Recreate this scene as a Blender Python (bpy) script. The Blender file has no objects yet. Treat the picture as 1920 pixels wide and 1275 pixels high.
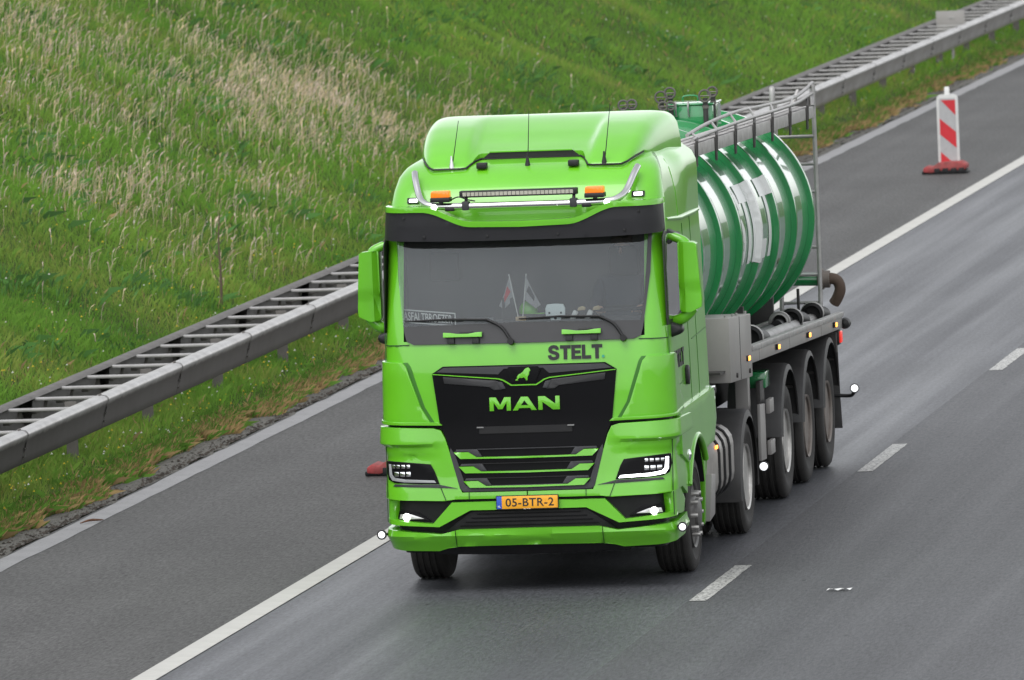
import bpy, bmesh, math, random
import numpy as np
from mathutils import Vector, Matrix
R = math.radians
random.seed(7); rng = np.random.default_rng(11)
sc = bpy.context.scene
C = sc.collection

# ------------------------------------------------------------------ camera
F_PX, YAW, PIT, ROL = 19098.5, .154697, .0725374, -.0408161
cam_loc = Vector((11.6986, -84.3059, 8.4484))
fw = Vector((-math.sin(YAW)*math.cos(PIT), math.cos(YAW)*math.cos(PIT), -math.sin(PIT)))
r0 = Vector((math.cos(YAW), math.sin(YAW), 0)); u0 = r0.cross(fw)
rr = math.cos(ROL)*r0 + math.sin(ROL)*u0; uu = -math.sin(ROL)*r0 + math.cos(ROL)*u0
cd = bpy.data.cameras.new('camera'); cam = bpy.data.objects.new('camera', cd); C.objects.link(cam)
m = Matrix((rr, uu, -fw)).transposed().to_4x4(); m.translation = cam_loc; cam.matrix_world = m
cd.sensor_fit = 'HORIZONTAL'; cd.sensor_width = 36; cd.lens = F_PX/1920*36
cd.clip_start = 1; cd.clip_end = 9000
cd.dof.use_dof = True; cd.dof.focus_distance = 87.5; cd.dof.aperture_fstop = 7.5
sc.camera = cam

# ------------------------------------------------------------------ sky, sun, exposure (overcast)
SUN_EL, SUN_AZ = R(58), R(200)
wd = bpy.data.worlds.new('World'); sc.world = wd; wd.use_nodes = True
nt = wd.node_tree; nt.nodes.clear()
sky = nt.nodes.new('ShaderNodeTexSky'); sky.sky_type = 'NISHITA'; sky.sun_disc = False
sky.sun_elevation = SUN_EL; sky.sun_rotation = SUN_AZ; sky.air_density = 1.0; sky.dust_density = 1.2; sky.ozone_density = 1.0
hs = nt.nodes.new('ShaderNodeHueSaturation'); hs.inputs['Saturation'].default_value = .12
bg = nt.nodes.new('ShaderNodeBackground'); bg.inputs['Strength'].default_value = .14
wo = nt.nodes.new('ShaderNodeOutputWorld')
nt.links.new(sky.outputs[0], hs.inputs['Color']); nt.links.new(hs.outputs[0], bg.inputs['Color']); nt.links.new(bg.outputs[0], wo.inputs[0])
sl = bpy.data.lights.new('sun', 'SUN'); sl.energy = .7; sl.angle = R(40); sl.color = (1, .97, .93)
so = bpy.data.objects.new('sun', sl); C.objects.link(so)
sd = Vector((math.sin(SUN_AZ)*math.cos(SUN_EL), math.cos(SUN_AZ)*math.cos(SUN_EL), math.sin(SUN_EL)))
so.rotation_euler = sd.to_track_quat('Z', 'Y').to_euler()
vs = sc.view_settings; vs.view_transform = 'Standard'; vs.look = 'None'; vs.gamma = 1; vs.use_curve_mapping = False
vs.exposure = 1.0

# ------------------------------------------------------------------ materials
MATS = {}
def mat(name, col, rough=.5, metal=0, coat=0, var=.08, scale=6, dirt=0, dirtcol=(.09, .08, .07), emit=None, est=0, bump=0, bscale=60, spec=.5, rvar=0):
    if name in MATS: return MATS[name]
    m = bpy.data.materials.new(name); m.use_nodes = True; MATS[name] = m
    t = m.node_tree; b = t.nodes['Principled BSDF']; L = t.links.new
    b.inputs['Roughness'].default_value = rough; b.inputs['Metallic'].default_value = metal
    b.inputs['Coat Weight'].default_value = coat; b.inputs['Coat Roughness'].default_value = .04
    b.inputs['Specular IOR Level'].default_value = spec
    tc = t.nodes.new('ShaderNodeTexCoord')
    n = t.nodes.new('ShaderNodeTexNoise'); n.inputs['Scale'].default_value = scale; n.inputs['Detail'].default_value = 5
    L(tc.outputs['Object'], n.inputs['Vector'])
    mp = t.nodes.new('ShaderNodeMapRange'); mp.inputs[1].default_value = .3; mp.inputs[2].default_value = .7
    mp.inputs[3].default_value = 1-var; mp.inputs[4].default_value = 1+var; L(n.outputs[0], mp.inputs[0])
    mx = t.nodes.new('ShaderNodeMix'); mx.data_type = 'RGBA'; mx.blend_type = 'MULTIPLY'; mx.inputs[0].default_value = 1
    mx.inputs[6].default_value = (*col, 1); L(mp.outputs[0], mx.inputs[7]); out = mx.outputs[2]
    if dirt:
        n2 = t.nodes.new('ShaderNodeTexNoise'); n2.inputs['Scale'].default_value = scale*.6; n2.inputs['Detail'].default_value = 8; n2.inputs['Roughness'].default_value = .7
        L(tc.outputs['Object'], n2.inputs['Vector'])
        m2 = t.nodes.new('ShaderNodeMapRange'); m2.inputs[1].default_value = .35; m2.inputs[2].default_value = .75; m2.inputs[4].default_value = dirt
        L(n2.outputs[0], m2.inputs[0])
        mx2 = t.nodes.new('ShaderNodeMix'); mx2.data_type = 'RGBA'; L(m2.outputs[0], mx2.inputs[0]); L(out, mx2.inputs[6]); mx2.inputs[7].default_value = (*dirtcol, 1)
        out = mx2.outputs[2]
    L(out, b.inputs['Base Color'])
    if rvar:
        m3 = t.nodes.new('ShaderNodeMapRange'); m3.inputs[1].default_value = .3; m3.inputs[2].default_value = .7
        m3.inputs[3].default_value = max(.02, rough-rvar); m3.inputs[4].default_value = rough+rvar; L(n.outputs[0], m3.inputs[0]); L(m3.outputs[0], b.inputs['Roughness'])
    if emit: b.inputs['Emission Color'].default_value = (*emit, 1); b.inputs['Emission Strength'].default_value = est
    if bump:
        nb = t.nodes.new('ShaderNodeTexNoise'); nb.inputs['Scale'].default_value = bscale; nb.inputs['Detail'].default_value = 4; L(tc.outputs['Object'], nb.inputs['Vector'])
        bp = t.nodes.new('ShaderNodeBump'); bp.inputs['Strength'].default_value = bump; bp.inputs['Distance'].default_value = .01
        L(nb.outputs[0], bp.inputs['Height']); L(bp.outputs[0], b.inputs['Normal'])
    return m

LIME = mat('lime_paint', (.122, .47, .009), .34, coat=.75, var=.05, scale=3, dirt=.10, dirtcol=(.14, .26, .06), bump=.06, bscale=4)
TANKG = mat('tank_green_paint', (.014, .245, .072), .26, coat=1.0, var=.10, scale=2.5, dirt=.12, dirtcol=(.12, .16, .10), bump=.06, bscale=2.2)
BLACK = mat('black_plastic', (.008, .008, .009), .5, spec=.3, var=.15, dirt=.15, dirtcol=(.04, .04, .038))
GLOSSB = mat('gloss_black', (.003, .003, .004), .34, var=.1, spec=.12)
GREYP = mat('grey_plastic', (.045, .046, .05), .5, var=.08, spec=.25)
VISOR = mat('smoked_visor', (.022, .022, .025), .4, var=.06, spec=.3)
RUBBER = mat('tyre_rubber', (.022, .021, .020), .8, var=.2, dirt=.35, dirtcol=(.06, .055, .05), bump=.3, bscale=40)
MUDG = mat('mudguard_rubber', (.03, .03, .031), .55, var=.15, dirt=.4, dirtcol=(.09, .085, .08))
STEEL = mat('brushed_steel', (.62, .62, .62), .22, metal=1, var=.06)
ALU = mat('aluminium_rim', (.55, .54, .52), .4, metal=.85, var=.12, scale=12, dirt=.45, dirtcol=(.14, .12, .10))
RUSTRIM = mat('dirty_rim', (.20, .18, .165), .6, metal=.3, var=.25, scale=9, dirt=.6, dirtcol=(.13, .09, .065))
GREYPAINT = mat('grey_paint', (.29, .28, .27), .5, var=.06, scale=3, dirt=.25, dirtcol=(.16, .14, .125))
GALV = mat('galvanised_steel', (.36, .355, .35), .5, metal=.35, var=.15, scale=9, dirt=.3, dirtcol=(.2, .17, .15))
CHASSIS = mat('chassis_dark', (.035, .034, .033), .65, var=.2, dirt=.4, dirtcol=(.07, .06, .055))
AMBER = mat('amber_lens', (.75, .19, .01), .25, coat=.5, emit=(1, .22, .02), est=.25)
AMBERLIT = mat('amber_lamp_lit', (.9, .25, .02), .3, emit=(1, .3, .05), est=2.2)
WHITELIT = mat('white_lamp_lit', (.9, .9, .9), .3, emit=(.95, .98, 1), est=2.5)
MARKLIT = mat('marker_lamp_lit', (.9, .9, .9), .15, coat=1, emit=(.95, .98, 1), est=.6)
FOGREF = mat('fog_reflector_lit', (.45, .45, .46), .3, metal=.8, emit=(1, .98, .93), est=.12)
FOGLIT = mat('fog_lamp_lit', (.95, .95, .9), .2, emit=(1, .98, .92), est=3)
DRL = mat('daylight_strip_lit', (.9, .9, .95), .2, emit=(.95, .97, 1), est=3.5)
DRLDIM = mat('daylight_strip_off', (.30, .31, .32), .25, var=.05)
REFL = mat('chrome_reflector', (.75, .76, .78), .12, metal=1)
REDL = mat('red_lens', (.5, .02, .015), .25, emit=(1, .05, .03), est=.3)
WHITEP = mat('white_paint_panel', (.75, .75, .74), .45, var=.05, dirt=.12, dirtcol=(.4, .4, .38))
REDP = mat('red_reflective', (.50, .02, .03), .4, var=.08)
REDRUB = mat('red_rubber_base', (.30, .04, .042), .75, var=.35, scale=14, dirt=.6, dirtcol=(.16, .08, .07))
PLATEY = mat('plate_yellow', (.80, .36, .015), .45, var=.03)
PLATEB = mat('plate_blue', (.02, .08, .45), .45)
INK = mat('black_ink', (.008, .008, .009), .5)
TEAL = mat('teal_dot', (.02, .28, .17), .4)
LETTERW = mat('white_vinyl', (.75, .76, .75), .35, var=.04, dirt=.12, dirtcol=(.35, .4, .36))
BROWNH = mat('brown_hose', (.085, .055, .04), .75, var=.25, dirt=.3, dirtcol=(.14, .11, .09), bump=.3)
CABIN = mat('cabin_trim', (.05, .05, .052), .8)
SKIN = mat('skin', (.52, .30, .21), .55)
CLOTH = mat('dark_workwear', (.03, .035, .05), .9)

def glass_mat(name, tint, refl):
    m = bpy.data.materials.new(name); m.use_nodes = True; t = m.node_tree; t.nodes.clear()
    o = t.nodes.new('ShaderNodeOutputMaterial'); tr = t.nodes.new('ShaderNodeBsdfTransparent'); tr.inputs[0].default_value = (*tint, 1)
    g = t.nodes.new('ShaderNodeBsdfGlossy'); g.inputs['Roughness'].default_value = .03; g.inputs[0].default_value = (.93, .97, 1, 1)
    df = t.nodes.new('ShaderNodeBsdfDiffuse'); df.inputs[0].default_value = (.33, .33, .32, 1)
    mx = t.nodes.new('ShaderNodeMixShader'); fr = t.nodes.new('ShaderNodeFresnel'); fr.inputs[0].default_value = refl
    n = t.nodes.new('ShaderNodeTexNoise'); n.inputs['Scale'].default_value = 2.5; tc = t.nodes.new('ShaderNodeTexCoord'); t.links.new(tc.outputs['Object'], n.inputs['Vector'])
    mr = t.nodes.new('ShaderNodeMapRange'); mr.inputs[3].default_value = .025; mr.inputs[4].default_value = .065; mr.inputs[1].default_value = .3; mr.inputs[2].default_value = .7; t.links.new(n.outputs[0], mr.inputs[0])
    m2 = t.nodes.new('ShaderNodeMixShader'); t.links.new(mr.outputs[0], m2.inputs[0]); t.links.new(tr.outputs[0], m2.inputs[1]); t.links.new(df.outputs[0], m2.inputs[2])
    t.links.new(fr.outputs[0], mx.inputs[0]); t.links.new(m2.outputs[0], mx.inputs[1]); t.links.new(g.outputs[0], mx.inputs[2]); t.links.new(mx.outputs[0], o.inputs[0])
    return m
GLASS = glass_mat('windscreen_glass', (.84, .86, .86), 1.47)
SIDEGLASS = glass_mat('side_glass', (.25, .27, .28), 1.5)

# ------------------------------------------------------------------ mesh helpers
def finish(bm, name, material, parent=None, bevel=0, seg=2, smooth=35, loc=None):
    bmesh.ops.recalc_face_normals(bm, faces=bm.faces)
    if bevel:
        es = [e for e in bm.edges if len(e.link_faces) == 2 and e.calc_face_angle(0) > R(32)]
        if es:
            try: bmesh.ops.bevel(bm, geom=es, offset=bevel, segments=seg, affect='EDGES', profile=.5, clamp_overlap=True)
            except Exception: pass
    for e in bm.edges:
        e.smooth = not (len(e.link_faces) == 2 and e.calc_face_angle(0) > R(smooth))
    for f in bm.faces: f.smooth = True
    me = bpy.data.meshes.new(name); bm.to_mesh(me); bm.free()
    me.materials.append(material)
    o = bpy.data.objects.new(name, me); C.objects.link(o)
    if parent: o.parent = parent
    if loc: o.location = loc
    return o
def add_box(bm, x0, x1, y0, y1, z0, z1):
    vs = [bm.verts.new((x, y, z)) for x in (x0, x1) for y in (y0, y1) for z in (z0, z1)]
    for f in ((0,1,3,2),(4,6,7,5),(0,4,5,1),(2,3,7,6),(0,2,6,4),(1,5,7,3)): bm.faces.new([vs[i] for i in f])
def box(name, x0, x1, y0, y1, z0, z1, material, parent=None, bevel=.006):
    bm = bmesh.new(); add_box(bm, x0, x1, y0, y1, z0, z1); return finish(bm, name, material, parent, bevel)
def bez(pts, n=6):
    P = [Vector(p) for p in pts]; out = []
    for i in range(len(P)-1):
        a, b, c, d = P[max(i-1,0)], P[i], P[i+1], P[min(i+2, len(P)-1)]
        for k in range(n):
            t = k/n; out.append(.5*((2*b)+(c-a)*t+(2*a-5*b+4*c-d)*t*t+(3*b-a-3*c+d)*t**3))
    out.append(P[-1]); return out
def add_tube(bm, pts, r, seg=10, cap=True):
    P = [Vector(p) for p in pts]; rs = r if isinstance(r, (list, tuple)) else [r]*len(P)
    t0 = (P[1]-P[0]).normalized(); n = t0.orthogonal().normalized(); rings = []
    for i, p in enumerate(P):
        t = ((P[min(i+1, len(P)-1)]-P[max(i-1, 0)])).normalized(); n = (n - t*n.dot(t)).normalized(); b = t.cross(n)
        rings.append([bm.verts.new(p + (n*math.cos(a)+b*math.sin(a))*rs[i]) for a in [2*math.pi*k/seg for k in range(seg)]])
    for i in range(len(rings)-1):
        for k in range(seg): bm.faces.new((rings[i][k], rings[i][(k+1)%seg], rings[i+1][(k+1)%seg], rings[i+1][k]))
    if cap: bm.faces.new(rings[0][::-1]); bm.faces.new(rings[-1])
def tube(name, pts, r, material, parent=None, seg=10, smooth=50):
    bm = bmesh.new(); add_tube(bm, pts, r, seg); return finish(bm, name, material, parent, smooth=smooth)
def add_lathe(bm, prof, axis='x', seg=48, c=(0,0,0), closed=False):
    rings = []
    for r, a in prof:
        ring = []
        for k in range(seg):
            t = 2*math.pi*k/seg; u, v = r*math.cos(t), r*math.sin(t)
            p = {'x': (a, u, v), 'y': (u, a, v), 'z': (u, v, a)}[axis]
            ring.append(bm.verts.new((p[0]+c[0], p[1]+c[1], p[2]+c[2])))
        rings.append(ring)
    for i in range(len(rings)-1):
        for k in range(seg): bm.faces.new((rings[i][k], rings[i][(k+1)%seg], rings[i+1][(k+1)%seg], rings[i+1][k]))
    if closed:
        for k in range(seg): bm.faces.new((rings[-1][k], rings[-1][(k+1)%seg], rings[0][(k+1)%seg], rings[0][k]))
    else:
        if prof[0][0] > 1e-6: bm.faces.new(rings[0][::-1])
        if prof[-1][0] > 1e-6: bm.faces.new(rings[-1])
def lathe(name, prof, material, parent=None, axis='x', seg=48, c=(0,0,0), closed=False, smooth=35):
    bm = bmesh.new(); add_lathe(bm, prof, axis, seg, c, closed); return finish(bm, name, material, parent, smooth=smooth)
def panel(name, poly, fmap, thick, material, parent=None, step=.08, bevel=.004, smooth=35, seg=2):
    """polygon (a,b) -> slab following fmap(a,b,d)"""
    bm = bmesh.new()
    f = bm.faces.new([bm.verts.new((a, 0, b)) for a, b in poly]); f.normal_update(); bmesh.ops.triangulate(bm, faces=[f], ngon_method='EAR_CLIP')
    if step:
        for ax in (0, 2):
            lo = min(q[0 if ax == 0 else 1] for q in poly); hi = max(q[0 if ax == 0 else 1] for q in poly)
            k = math.floor(lo/step)+1
            while k*step < hi-1e-4:
                co = [0,0,0]; co[ax] = k*step; no = [0,0,0]; no[ax] = 1
                bmesh.ops.bisect_plane(bm, geom=bm.verts[:]+bm.edges[:]+bm.faces[:], plane_co=co, plane_no=no, dist=1e-5); k += 1
    ex = bmesh.ops.extrude_face_region(bm, geom=bm.faces[:])
    for v in ex['geom']:
        if isinstance(v, bmesh.types.BMVert): v.co.y = thick
    for v in bm.verts: v.co = Vector(fmap(v.co.x, v.co.z, v.co.y))
    return finish(bm, name, material, parent, bevel, seg, smooth)
def text_mesh(txt, size=1, offset=0, space=1, shear=0):
    cu = bpy.data.curves.new('t', 'FONT'); cu.body = txt; cu.size = size; cu.offset = offset; cu.space_character = space; cu.shear = shear; cu.resolution_u = 4
    cu.fill_mode = 'FRONT' if False else 'BOTH'
    ob = bpy.data.objects.new('t', cu); C.objects.link(ob); dg = bpy.context.evaluated_depsgraph_get()
    me = bpy.data.meshes.new_from_object(ob.evaluated_get(dg)); bpy.data.objects.remove(ob); bpy.data.curves.remove(cu)
    return me
def text(name, txt, fmap, a0, a1, b0, b1, thick, material, parent=None, offset=0, space=1, step=0, shear=0):
    """letters fitted into a0..a1 x b0..b1, mapped by fmap(a,b,d)"""
    me = text_mesh(txt, 1, offset, space, shear)
    bm = bmesh.new(); bm.from_mesh(me); bpy.data.meshes.remove(me)
    xs = [v.co.x for v in bm.verts]; ys = [v.co.y for v in bm.verts]; X0, X1, Y0, Y1 = min(xs), max(xs), min(ys), max(ys)
    for v in bm.verts: v.co = Vector((a0+(v.co.x-X0)/(X1-X0)*(a1-a0), 0, b0+(v.co.y-Y0)/(Y1-Y0)*(b1-b0)))
    bmesh.ops.remove_doubles(bm, verts=bm.verts, dist=1e-5)
    if step:
        for ax, lo, hi in ((0, min(a0, a1), max(a0, a1)), (2, b0, b1)):
            k = math.floor(lo/step)+1
            while k*step < hi-1e-4:
                co = [0,0,0]; co[ax] = k*step; no = [0,0,0]; no[ax] = 1
                bmesh.ops.bisect_plane(bm, geom=bm.verts[:]+bm.edges[:]+bm.faces[:], plane_co=co, plane_no=no, dist=1e-5); k += 1
    ex = bmesh.ops.extrude_face_region(bm, geom=bm.faces[:])
    for v in ex['geom']:
        if isinstance(v, bmesh.types.BMVert): v.co.y = thick
    for v in bm.verts: v.co = Vector(fmap(v.co.x, v.co.z, v.co.y))
    return finish(bm, name, material, parent, smooth=30)
BLOCK = {'S': [[(.97,.70),(.70,.68),(.66,.77),(.50,.80),(.36,.76),(.36,.68),(.50,.62),(.75,.56),(.95,.44),(1,.28),(.93,.10),(.72,-.01),(.48,-.03),(.2,.01),(.05,.13),(0,.31),(.28,.34),(.34,.23),(.52,.18),(.68,.22),(.69,.31),(.55,.37),(.28,.44),(.10,.54),(.04,.70),(.10,.88),(.28,1.0),(.52,1.03),(.76,.99),(.92,.87)]],
  'T': [[(.33,0),(.67,0),(.67,.76),(1,.76),(1,1),(0,1),(0,.76),(.33,.76)]], 'E': [[(0,0),(1,0),(1,.23),(.36,.23),(.36,.40),(.92,.40),(.92,.61),(.36,.61),(.36,.77),(.98,.77),(.98,1),(0,1)]],
  'L': [[(0,0),(1,0),(1,.24),(.37,.24),(.37,1),(0,1)]]}
def block(name, word, widths, fm, a0, a1, b0, b1, thick, material, parent, step=0):
    gap = .05*sum(widths)/len(widths)*1.2; tot = sum(widths)+gap*(len(word)-1); k = (a1-a0)/tot; x = a0
    for ch, w in zip(word, widths):
        for pl in BLOCK[ch]: panel(name, [(x+p*w*k, b0+q*(b1-b0)) for p, q in pl], fm, thick, material, parent, step=step, bevel=0)
        x += (w+gap)*k
STW = (.92, .84, .78, .72, .84)
def empty(name, loc, parent=None, rz=0):
    o = bpy.data.objects.new(name, None); C.objects.link(o); o.location = loc; o.rotation_euler = (0, 0, rz); o.empty_display_size = .2
    if parent: o.parent = parent
    return o
def tag(o, label, cat, group=None):
    o['label'] = label; o['category'] = cat
    if group: o['group'] = group
    return o
def structure(o): o['kind'] = 'structure'; return o
def copy_tree(o, parent=None):
    c = o.copy(); C.objects.link(c); c.parent = parent
    for ch in list(o.children): copy_tree(ch, c)
    return c
def fast_mesh(name, V, Fc, n, material, colors=None, smooth=False):
    """numpy verts (N,3), faces (M,n)"""
    me = bpy.data.meshes.new(name); me.vertices.add(len(V)); me.vertices.foreach_set('co', np.ascontiguousarray(V, dtype=np.float32).ravel())
    M = len(Fc); me.loops.add(M*n); me.loops.foreach_set('vertex_index', np.ascontiguousarray(Fc, dtype=np.int32).ravel())
    me.polygons.add(M); me.polygons.foreach_set('loop_start', np.arange(0, M*n, n, dtype=np.int32))
    me.polygons.foreach_set('use_smooth', np.full(M, smooth, dtype=bool))
    me.update(calc_edges=True)
    if colors is not None:
        at = me.attributes.new('tint', 'FLOAT_COLOR', 'POINT'); c4 = np.ones((len(V), 4), np.float32); c4[:, :3] = colors; at.data.foreach_set('color', c4.ravel())
    me.materials.append(material); o = bpy.data.objects.new(name, me); C.objects.link(o); return o

# ================================================================== GROUND
def bend(y):                                   # the road's very slight curve far away
    return 2.2e-5*np.maximum(0, np.asarray(y, float)-25)**2*1.6
def vnoise(x, y, s, seed=0):
    """cheap smooth value noise"""
    x = np.asarray(x)*s; y = np.asarray(y)*s; xi = np.floor(x).astype(np.int64); yi = np.floor(y).astype(np.int64); fx = x-xi; fy = y-yi
    fx = fx*fx*(3-2*fx); fy = fy*fy*(3-2*fy)
    def h(a, b):
        v = np.sin(a*127.1+b*311.7+seed*74.7)*43758.5453; return v-np.floor(v)
    return (h(xi,yi)*(1-fx)+h(xi+1,yi)*fx)*(1-fy)+(h(xi,yi+1)*(1-fx)+h(xi+1,yi+1)*fx)*fy
def bank_z(x, y):
    x = np.asarray(x, float) - bend(y)
    z = np.interp(-x, [-60, -9.5, -8.2, 7.2, 7.5, 8.0, 8.9, 9.6, 24, 30, 400], [-.4, -.1, -.06, -.06, .03, .10, .2, .42, 7.1, 8, 8])
    amp = np.clip((-x-9)/3, 0, 1)
    return z + amp*(vnoise(x, y, .35, 1)-.5)*.35 + amp*(vnoise(x, y, 1.1, 2)-.5)*.14
xs = np.concatenate([np.linspace(-700, -30, 14), np.linspace(-28, -10, 46), np.linspace(-9.6, -7, 22), np.linspace(-6, 9, 10), np.linspace(12, 700, 14)])
ys = np.concatenate([np.linspace(-400, -10, 20), np.linspace(-8, 180, 300), np.linspace(184, 1600, 40)])
GX, GY = np.meshgrid(xs, ys); GZ = bank_z(GX, GY)
nx, ny = len(xs), len(ys); idx = np.arange(nx*ny).reshape(ny, nx)
Q = np.stack([idx[:-1,:-1], idx[:-1,1:], idx[1:,1:], idx[1:,:-1]], -1).reshape(-1, 4)

def ground_mat():
    m = bpy.data.materials.new('soil_and_turf'); m.use_nodes = True; t = m.node_tree; b = t.nodes['Principled BSDF']; L = t.links.new
    tc = t.nodes.new('ShaderNodeTexCoord'); n = t.nodes.new('ShaderNodeTexNoise'); n.inputs['Scale'].default_value = 1.2; n.inputs['Detail'].default_value = 10; n.inputs['Roughness'].default_value = .7
    L(tc.outputs['Object'], n.inputs['Vector']); cr = t.nodes.new('ShaderNodeValToRGB'); e = cr.color_ramp.elements
    e[0].position = .3; e[0].color = (.022, .045, .010, 1); e[1].position = .72; e[1].color = (.075, .11, .028, 1); L(n.outputs[0], cr.inputs[0]); L(cr.outputs[0], b.inputs['Base Color'])
    b.inputs['Roughness'].default_value = .95; b.inputs['Specular IOR Level'].default_value = .1
    return m
g = fast_mesh('embankment', np.stack([GX.ravel(), GY.ravel(), GZ.ravel()], -1), Q, 4, ground_mat(), smooth=True); structure(g)

def asphalt(name, base, rough, streak, bluish=0, wet=0.0, spec=.5):
    m = bpy.data.materials.new(name); m.use_nodes = True; t = m.node_tree; b = t.nodes['Principled BSDF']; L = t.links.new; N = t.nodes.new
    tc = N('ShaderNodeTexCoord')
    mp = N('ShaderNodeMapping'); mp.inputs['Scale'].default_value = (2.2, .035, 1); L(tc.outputs['Object'], mp.inputs['Vector'])
    ns = N('ShaderNodeTexNoise'); ns.inputs['Scale'].default_value = 1; ns.inputs['Detail'].default_value = 6; ns.inputs['Roughness'].default_value = .55; L(mp.outputs[0], ns.inputs['Vector'])
    nl = N('ShaderNodeTexNoise'); nl.inputs['Scale'].default_value = .35; nl.inputs['Detail'].default_value = 4; L(tc.outputs['Object'], nl.inputs['Vector'])
    mg = N('ShaderNodeMapping'); mg.inputs['Scale'].default_value = (34, 6, 1); L(tc.outputs['Object'], mg.inputs['Vector'])
    nf = N('ShaderNodeTexNoise'); nf.inputs['Scale'].default_value = 1; nf.inputs['Detail'].default_value = 3; nf.inputs['Roughness'].default_value = .8; L(mg.outputs[0], nf.inputs['Vector'])
    mv = N('ShaderNodeMapping'); mv.inputs['Scale'].default_value = (2.6, .7, 1); L(tc.outputs['Object'], mv.inputs['Vector'])
    vo = N('ShaderNodeTexVoronoi'); vo.inputs['Scale'].default_value = 1; L(mv.outputs[0], vo.inputs['Vector'])
    sp = N('ShaderNodeMapRange'); sp.inputs[1].default_value = .03; sp.inputs[2].default_value = .06; sp.inputs[3].default_value = .35; sp.inputs[4].default_value = 1; L(vo.outputs['Distance'], sp.inputs[0])
    def rng_(src, lo, hi, a=.3, c=.7):
        r = N('ShaderNodeMapRange'); r.inputs[1].default_value = a; r.inputs[2].default_value = c; r.inputs[3].default_value = lo; r.inputs[4].default_value = hi; L(src, r.inputs[0]); return r.outputs[0]
    def mul(a, c):
        q = N('ShaderNodeMath'); q.operation = 'MULTIPLY'; L(a, q.inputs[0]); L(c, q.inputs[1]); return q.outputs[0]
    v = mul(mul(mul(rng_(ns.outputs[0], 1-streak, 1+streak), rng_(nl.outputs[0], .88, 1.12)), rng_(nf.outputs[0], .45, 1.55)), sp.outputs[0])
    mx = N('ShaderNodeMix'); mx.data_type = 'RGBA'; mx.blend_type = 'MULTIPLY'; mx.inputs[0].default_value = 1
    mx.inputs[6].default_value = (base*(1-.03*bluish), base, base*(1+.09*bluish), 1); L(v, mx.inputs[7]); L(mx.outputs[2], b.inputs['Base Color'])
    L(rng_(ns.outputs[0], rough+wet, rough-wet), b.inputs['Roughness']); b.inputs['Specular IOR Level'].default_value = spec
    bp = N('ShaderNodeBump'); bp.inputs['Strength'].default_value = .5; bp.inputs['Distance'].default_value = .006; L(nf.outputs[0], bp.inputs['Height']); L(bp.outputs[0], b.inputs['Normal'])
    return m
def strip(name, x0, x1, y0, y1, z, material, ny=160, jit=0, seed=0):
    yy = np.linspace(y0, y1, ny); r = np.random.default_rng(seed); b = bend(yy)
    a = x0+b+(r.random(ny)-.5)*2*jit; c = x1+b+(r.random(ny)-.5)*2*jit
    V = np.concatenate([np.stack([a, yy, np.full(ny, z)], -1), np.stack([c, yy, np.full(ny, z)], -1)])
    i = np.arange(ny-1); return fast_mesh(name, V, np.stack([i, i+ny, i+ny+1, i+1], -1), 4, material)
AS_LANE = asphalt('worn_lane_asphalt', .066, .51, .15, 1.3, .10, .43)
AS_FAST = asphalt('lane_asphalt', .060, .60, .08, .9, .05, .38)
AS_SH = asphalt('shoulder_asphalt', .068, .72, .06, -.2, .03, .25)
AS_EDGE = asphalt('old_edge_asphalt', .10, .85, .08, -1, 0, .15)
Y0, Y1 = -60, 900
structure(strip('hard_shoulder', -7.08, -3.72, Y0, Y1, 0, AS_SH, 480))
structure(strip('road_lane', -3.72, -.06, Y0, Y1, 0, AS_LANE, 480))
structure(strip('fast_lane', -.06, 7.6, Y0, Y1, 0, AS_FAST, 480))
structure(strip('pavement_edge', -7.5, -7.075, Y0, Y1, .006, AS_EDGE, 2400, .05, 5))

def line_mat(name, col, wear, rough=.6):
    m = bpy.data.materials.new(name); m.use_nodes = True; t = m.node_tree; b = t.nodes['Principled BSDF']; L = t.links.new; N = t.nodes.new
    tc = N('ShaderNodeTexCoord'); n = N('ShaderNodeTexNoise'); n.inputs['Scale'].default_value = 26; n.inputs['Detail'].default_value = 5; n.inputs['Roughness'].default_value = .7; L(tc.outputs['Object'], n.inputs['Vector'])
    n2 = N('ShaderNodeTexNoise'); n2.inputs['Scale'].default_value = 3; n2.inputs['Detail'].default_value = 3; L(tc.outputs['Object'], n2.inputs['Vector'])
    cr = N('ShaderNodeValToRGB'); e = cr.color_ramp.elements; e[0].position = wear-.03; e[0].color = (.09, .09, .092, 1); e[1].position = wear+.05; e[1].color = (*col, 1); L(n.outputs[0], cr.inputs[0])
    mx = N('ShaderNodeMix'); mx.data_type = 'RGBA'; mx.blend_type = 'MULTIPLY'; mx.inputs[0].default_value = .35; L(cr.outputs[0], mx.inputs[6]); L(n2.outputs[0], mx.inputs[7])
    L(mx.outputs[2], b.inputs['Base Color']); b.inputs['Roughness'].default_value = rough
    return m
LINE_W = line_mat('edge_line_paint', (.52, .515, .48), .2)
LINE_G = line_mat('old_line_paint', (.27, .27, .275), .36)
LINE_D = line_mat('dash_paint', (.50, .50, .48), .45)
# profiled edge line: short bars with grooves between them
eb = []
yy = -24.0; first = None
k = 0
bmE = bmesh.new(); add_box(bmE, -.105, .105, 0, 1.068, .004, .009); e_first = finish(bmE, 'edge_line_bar', LINE_W, None, .002, 1)
er = structure(empty('edge_line', (0, 0, 0))); e_first.parent = er
while yy < 150:
    o = e_first if k == 0 else e_first.copy()
    if k: C.objects.link(o)
    o.parent = er; o.location = (-3.72+float(bend(yy)), yy, 0); k += 1; yy += 1.08
structure(strip('shoulder_line', -7.04, -6.80, Y0, Y1, .004, LINE_G, 1600, .014, 8))
for i in range(-2, 9):
    y = 12*i+.05
    o = structure(strip('lane_dash', -.045, .105, y, y+3, .004, LINE_D, 30, .004, i+20))

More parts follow.
